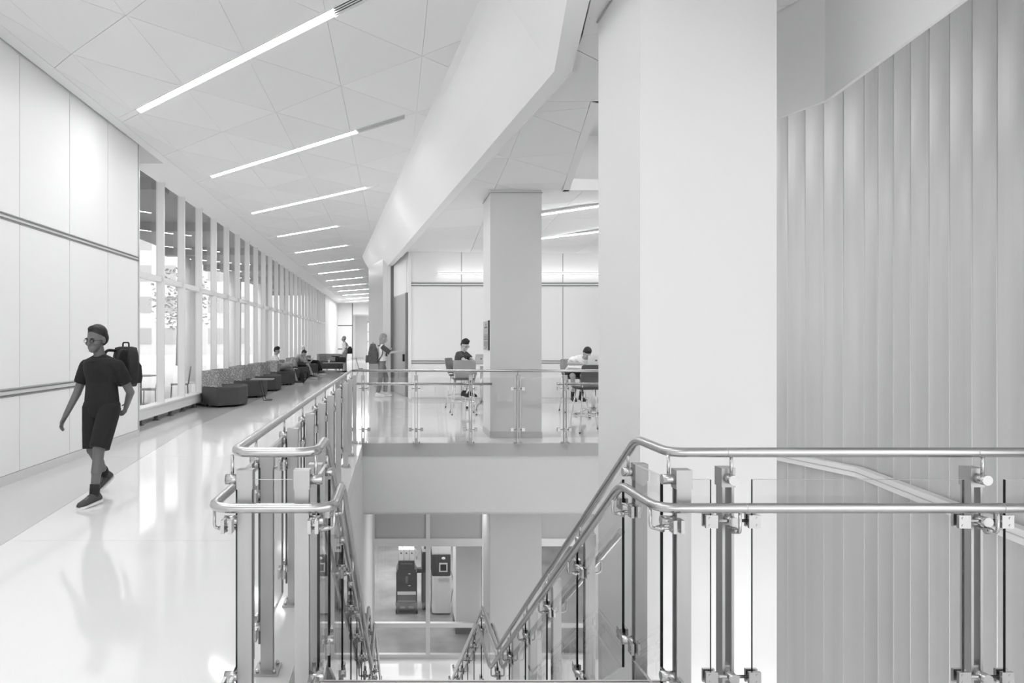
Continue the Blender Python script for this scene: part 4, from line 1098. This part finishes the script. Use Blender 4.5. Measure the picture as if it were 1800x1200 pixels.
        obj('sole', MB().loft(SR, smooth=False), sole, o2)
        if cloth.get('socks'):
            obj('sock', MB().tube([an-up*.02, lerp(an, J['k'+s], .22)], [.045*k, .047*k], 12), cloth['socks'], t)
    return t

# ---- walker in black ---------------------------------------------------------------------------------------
wk = dict(pel=(.02, 0, .93), chest=(.02, -.01, 1.22), neck=(.012, -.02, 1.385), head=(-.005, -.045, 1.43),
          sR=(-.15, .06, 1.265), sL=(.19, -.06, 1.265), eR=(-.245, .06, 1.0), wR=(-.32, -.02, .79),
          eL=(.27, .06, 1.01), wL=(.17, .22, .86), hR=(-.075, .04, .88), hL=(.11, -.03, .88),
          kL=(.075, -.2, .5), aL=(.06, -.27, .1), tL=(-.35, -1, -.08), kR=(-.06, -.02, .47), aR=(-.10, .38, .16), tR=(-.3, -1, -.45))
person('person', 'young man in black T-shirt and shorts walking past the white wall', (-2.81, 6.8, 0), wk, (-.32, -.94, -.06), 'skin_dark', ('hair_black', 'crop'),
       dict(shirt=('cloth_black', .62), legs=('cloth_black', .98), glasses=True, socks='black', hem=.1), .0075, 1.0,
       hands=dict(R=dict(n=(1, 0, -.2), t=(0, -1, 0), curl=.6), L=dict(n=(-1, 0, 0), t=(0, 0, 1), curl=.6)), shoe='cloth_charcoal', hs=1.04)
def backpack(loc, rotz, m, label, w=.3, d=.16, h=.42, tilt=0.):
    t = thing('backpack', label, 'backpack', loc, rotz)
    R = []
    for z, a, b in ((0, .8, .75), (.06, 1, 1), (.3, 1, .95), (.38, .85, .8), (h, .5, .45)):
        R.append([V((x*a, y*b+tilt*z, z)) for x, y in rounded([(-w/2, -d/2), (w/2, -d/2), (w/2, d/2), (-w/2, d/2)], .05)])
    b = obj('main_bag', MB().loft(R), m, t)
    obj('pocket', MB().loft([[V((x*k_, y*k_+d/2+.02, z)) for x, y in rounded([(-w*.38, -.03), (w*.38, -.03), (w*.38, .04), (-w*.38, .04)], .02)] for z, k_ in ((.03, .9), (.08, 1), (.2, .9), (.23, .7))]), m, t)
    for s in (-1, 1):
        obj('strap', MB().tube(fillet([(s*w*.3, -d/2+.01, h*.9), (s*w*.34, -d/2-.1, h*.92), (s*w*.36, -d/2-.13, h*.5), (s*w*.36, -d/2, .06)], .08), .014, 8), m, t)
    obj('top_handle', MB().tube(fillet([(-.04, 0, h-.01), (-.04, 0, h+.04), (.04, 0, h+.04), (.04, 0, h-.01)], .02), .008, 6), m, t)
    return t
backpack((-2.63, 6.985, 1.06), -.46, 'bag_black', 'black backpack slung on one shoulder of the walking man', .26, .14, .39)

# ---- woman reaching for the door ---------------------------------------------------------------------------
wm = dict(pel=(0, 0, .97), chest=(.0, 0, 1.24), neck=(.02, 0, 1.44), head=(.045, 0, 1.5),
          sR=(.02, -.155, 1.36), sL=(.0, .155, 1.36), eR=(.23, -.22, 1.2), wR=(.46, -.14, 1.235), eL=(.14, .2, 1.12), wL=(.22, .06, 1.27),
          hR=(0, -.085, .92), hL=(0, .085, .92), kR=(-.02, -.09, .5), aR=(-.1, -.1, .1), tR=(1, -.15, 0), kL=(.12, .09, .52), aL=(.1, .1, .1), tL=(1, .1, 0))
person('person', 'blond woman in grey jeans reaching towards the metal door', (-.33, 19.3, 0), wm, (1, .12, -.1), 'skin_light', ('hair_blond', 'long'),
       dict(shirt=('cloth_white', 1.0), legs=('cloth_jeans', 1.92), sleeve='cloth_charcoal', untucked=False), .011, .95,
       hands=dict(R=dict(n=(0, .3, -1), t=(0, 1, .3), curl=.3), L=dict(n=(0, -1, 0), t=(1, 0, 0), curl=1.0)), shoe='shoe_white', sole='paper', hs=.98)
backpack((-.56, 19.28, .9), PI/2, 'bag_grey', 'grey backpack on the back of the blond woman', .4, .28, .54)

# ---- older man standing with bags ---------------------------------------------------------------------------
om = dict(pel=(0, 0, .98), chest=(.0, 0, 1.27), neck=(-.02, 0, 1.48), head=(-.05, 0, 1.545),
          sR=(0, .18, 1.41), sL=(0, -.18, 1.41), eR=(.03, .23, 1.12), wR=(-.1, .2, .92), eL=(.05, -.23, 1.12), wL=(-.1, -.24, .9),
          hR=(0, .09, .94), hL=(0, -.09, .94), kR=(.0, .1, .52), aR=(.03, .1, .1), tR=(-1, .15, 0), kL=(-.01, -.09, .52), aL=(-.02, -.1, .1), tL=(-1, -.1, 0))
person('person', 'older man in white shirt and pale trousers standing with bags in the corridor', (-2.33, 34.0, 0), om, (-1, -.15, -.05), 'skin_mid', ('hair_grey', 'grey'),
       dict(shirt=('cloth_white', .75), legs=('cloth_khaki', 1.95), untucked=False), .013, 1.05, hands=dict(L=dict(n=(0, 1, 0), t=(-1, 0, 0), curl=1.1), R=dict(n=(0, -1, 0), t=(-1, 0, 0), curl=.8)))
t = thing('duffel_bag', 'dark duffel bag held in the hand of the older man', 'bag', (-2.5, 33.74, .5))
obj('bag_body', MB().tube([(-.27, 0, .14), (-.24, 0, .14), (.2, 0, .13), (.23, 0, .13)], [.09, .13, .13, .1], 16), 'bag_black', t)
obj('handle', MB().tube(fillet([(-.12, 0, .24), (-.06, 0, .33), (.06, 0, .33), (.1, 0, .24)], .04), .012, 6), 'bag_black', t)
obj('umbrella', MB().tube([(-.45, -.06, .3), (-.1, -.05, .27)], [.015, .03], 8), 'black', t)
t = thing('shoulder_bag', 'black shoulder bag hanging behind the older man', 'bag', (-2.1, 33.95, .92))
obj('bag_body', MB().loft([[V((x*a, y*a, z)) for x, y in rounded([(-.1, -.17), (.13, -.17), (.13, .17), (-.1, .17)], .04)] for z, a in ((0, .9), (.05, 1), (.22, .9), (.34, .5))]), 'bag_black', t)
obj('strap', MB().tube(fillet([(0, -.05, .3), (-.2, -.13, .56), (-.3, .0, .58), (-.35, .12, .3), (-.1, .12, .1)], .08), .012, 6), 'bag_black', t)

# ---- seated people on the sofas ------------------------------------------------------------------------------
s1 = dict(pel=(-.12, 0, .58), chest=(-.22, 0, .86), neck=(-.2, 0, 1.03), head=(-.17, 0, 1.09), sR=(-.2, -.17, .96), sL=(-.2, .17, .96), eR=(-.08, -.22, .72), wR=(.13, -.12, .7), eL=(-.08, .22, .72), wL=(.13, .12, .7),
          hR=(-.06, -.09, .56), hL=(-.06, .09, .56), kR=(.38, -.1, .64), aR=(.5, .14, .56), tR=(.3, .9, -.1), kL=(.4, .12, .52), aL=(.55, .12, .1), tL=(1, .05, 0))
s1['kR'] = (.36, -.16, .74); s1['aR'] = (.46, .16, .62)
person('person', 'young man in white T-shirt seated cross-legged with a laptop', (-3.98, 25.1, 0), s1, (1, -.1, -.25), 'skin_mid', ('hair_black', 'quiff'),
       dict(shirt=('cloth_white', .6), legs=('cloth_khaki', .95), glasses=True), .013, 1.0, hands=dict(R=dict(n=(0, 0, -1), t=(0, 1, 0)), L=dict(n=(0, 0, -1), t=(0, -1, 0))), shoe='cloth_charcoal')
laptop((-3.78, 25.1, .7), -PI/2-PI, 'pale laptop on the lap of the cross-legged young man', 115, .95, False)
backpack((-3.32, 25.75, 0), PI/2, 'bag_black', 'black rucksack standing on the floor before the cross-legged man', .3, .18, .44)
s2 = dict(pel=(-.1, 0, .58), chest=(.0, 0, .82), neck=(.12, 0, .93), head=(.19, 0, .95), sR=(.08, -.17, .9), sL=(.08, .17, .9), eR=(.3, -.13, .62), wR=(.27, -.04, .86), eL=(.25, .18, .66), wL=(.42, .1, .62),
          hR=(-.04, -.09, .56), hL=(-.04, .09, .56), kR=(.42, -.1, .56), aR=(.62, -.1, .1), tR=(1, -.05, 0), kL=(.4, .12, .55), aL=(.5, .12, .1), tL=(1, .05, 0))
person('person', 'seated reader hunched forward with a hand at the face', (-3.98, 29.6, 0), s2, (1, -.2, -.75), 'skin_mid', ('hair_black', 'short'),
       dict(shirt=('cloth_khaki', .7), legs=('cloth_charcoal', .85)), .013, 1.0, hands=dict(R=dict(d=(0, .1, 1), n=(-1, 0, 0), t=(0, 1, 0), curl=.9)))
laptop((-3.55, 29.62, .645), PI/2, 'dark-screened laptop on the knees of the hunched reader', 118, .9, False)
s3 = dict(s1); s3.update(pel=(-.1, 0, .58), chest=(-.24, 0, .86), neck=(-.27, 0, 1.05), head=(-.26, 0, 1.11), sR=(-.24, -.17, .98), sL=(-.24, .17, .98), eR=(-.1, -.25, .74), wR=(.12, -.16, .66), eL=(-.1, .25, .74), wL=(.12, .16, .66),
          kR=(.42, -.1, .56), aR=(.56, -.1, .1), tR=(1, -.05, 0), kL=(.42, .12, .56), aL=(.62, .12, .1), tL=(1, .05, 0))
person('person', 'white-haired person in dark trousers seated behind the hunched reader', (-3.98, 33.2, 0), s3, (1, -.3, -.1), 'skin_light', ('paper', 'grey'),
       dict(shirt=('cloth_white', .7), legs=('cloth_black', 1.93)), .014, 1.0)

# ---- people at the bar tables --------------------------------------------------------------------------------
s4 = dict(pel=(0, 0, .86), chest=(.07, -.02, 1.12), neck=(.12, -.05, 1.28), head=(.15, -.08, 1.335), sR=(.01, -.19, 1.21), sL=(.2, .12, 1.21), eR=(.14, -.36, 1.06), wR=(.33, -.43, 1.04), eL=(.36, -.02, 1.06), wL=(.38, -.28, 1.04),
          hR=(.02, -.09, .83), hL=(.06, .08, .83), kR=(.3, -.3, .78), aR=(.12, -.3, .36), tR=(.5, -.85, -.1), kL=(.38, -.14, .78), aL=(.28, -.22, .36), tL=(.6, -.8, -.1))
person('person', 'man in dark T-shirt and glasses seated at the bar table left of the column', (1.46, 16.33, 0), s4, (.55, -.8, -.35), 'skin_light', ('hair_black', 'quiff'),
       dict(shirt=('cloth_charcoal', .65), legs=('cloth_charcoal', .9), glasses=True, socks='black'), .0105, 1.0, hands=dict(R=dict(n=(0, 0, -1), t=(.5, .5, 0), curl=.3), L=dict(n=(0, 0, -1), t=(-.5, -.5, 0), curl=.3)), shoe='black', sole='black')
s5 = dict(pel=(0, 0, .86), chest=(.06, -.17, 1.06), neck=(.14, -.34, 1.16), head=(.18, -.39, 1.185), sR=(-.06, -.27, 1.12), sL=(.28, -.25, 1.13), eR=(-.2, -.5, 1.05), wR=(.02, -.62, 1.04), eL=(.36, -.5, 1.06), wL=(.22, -.66, 1.04),
          hR=(-.09, -.02, .83), hL=(.09, -.02, .83), kR=(-.1, -.4, .78), aR=(-.06, -.25, .36), tR=(0, -1, -.15), kL=(.12, -.4, .78), aL=(.12, -.22, .36), tL=(.1, -1, -.15))
person('person', 'man in white T-shirt bent over papers at the right bar table', (3.83, 15.2, 0), s5, (.1, -.8, -.6), 'skin_mid', ('hair_black', 'short'),
       dict(shirt=('cloth_white', .65), legs=('cloth_black', .85), socks='black'), .0105, 1.0, hands=dict(R=dict(n=(0, 0, -1), t=(0, -1, 0), curl=.5), L=dict(n=(0, 0, -1), t=(-1, 0, 0), curl=.6)), shoe='black', sole='black')
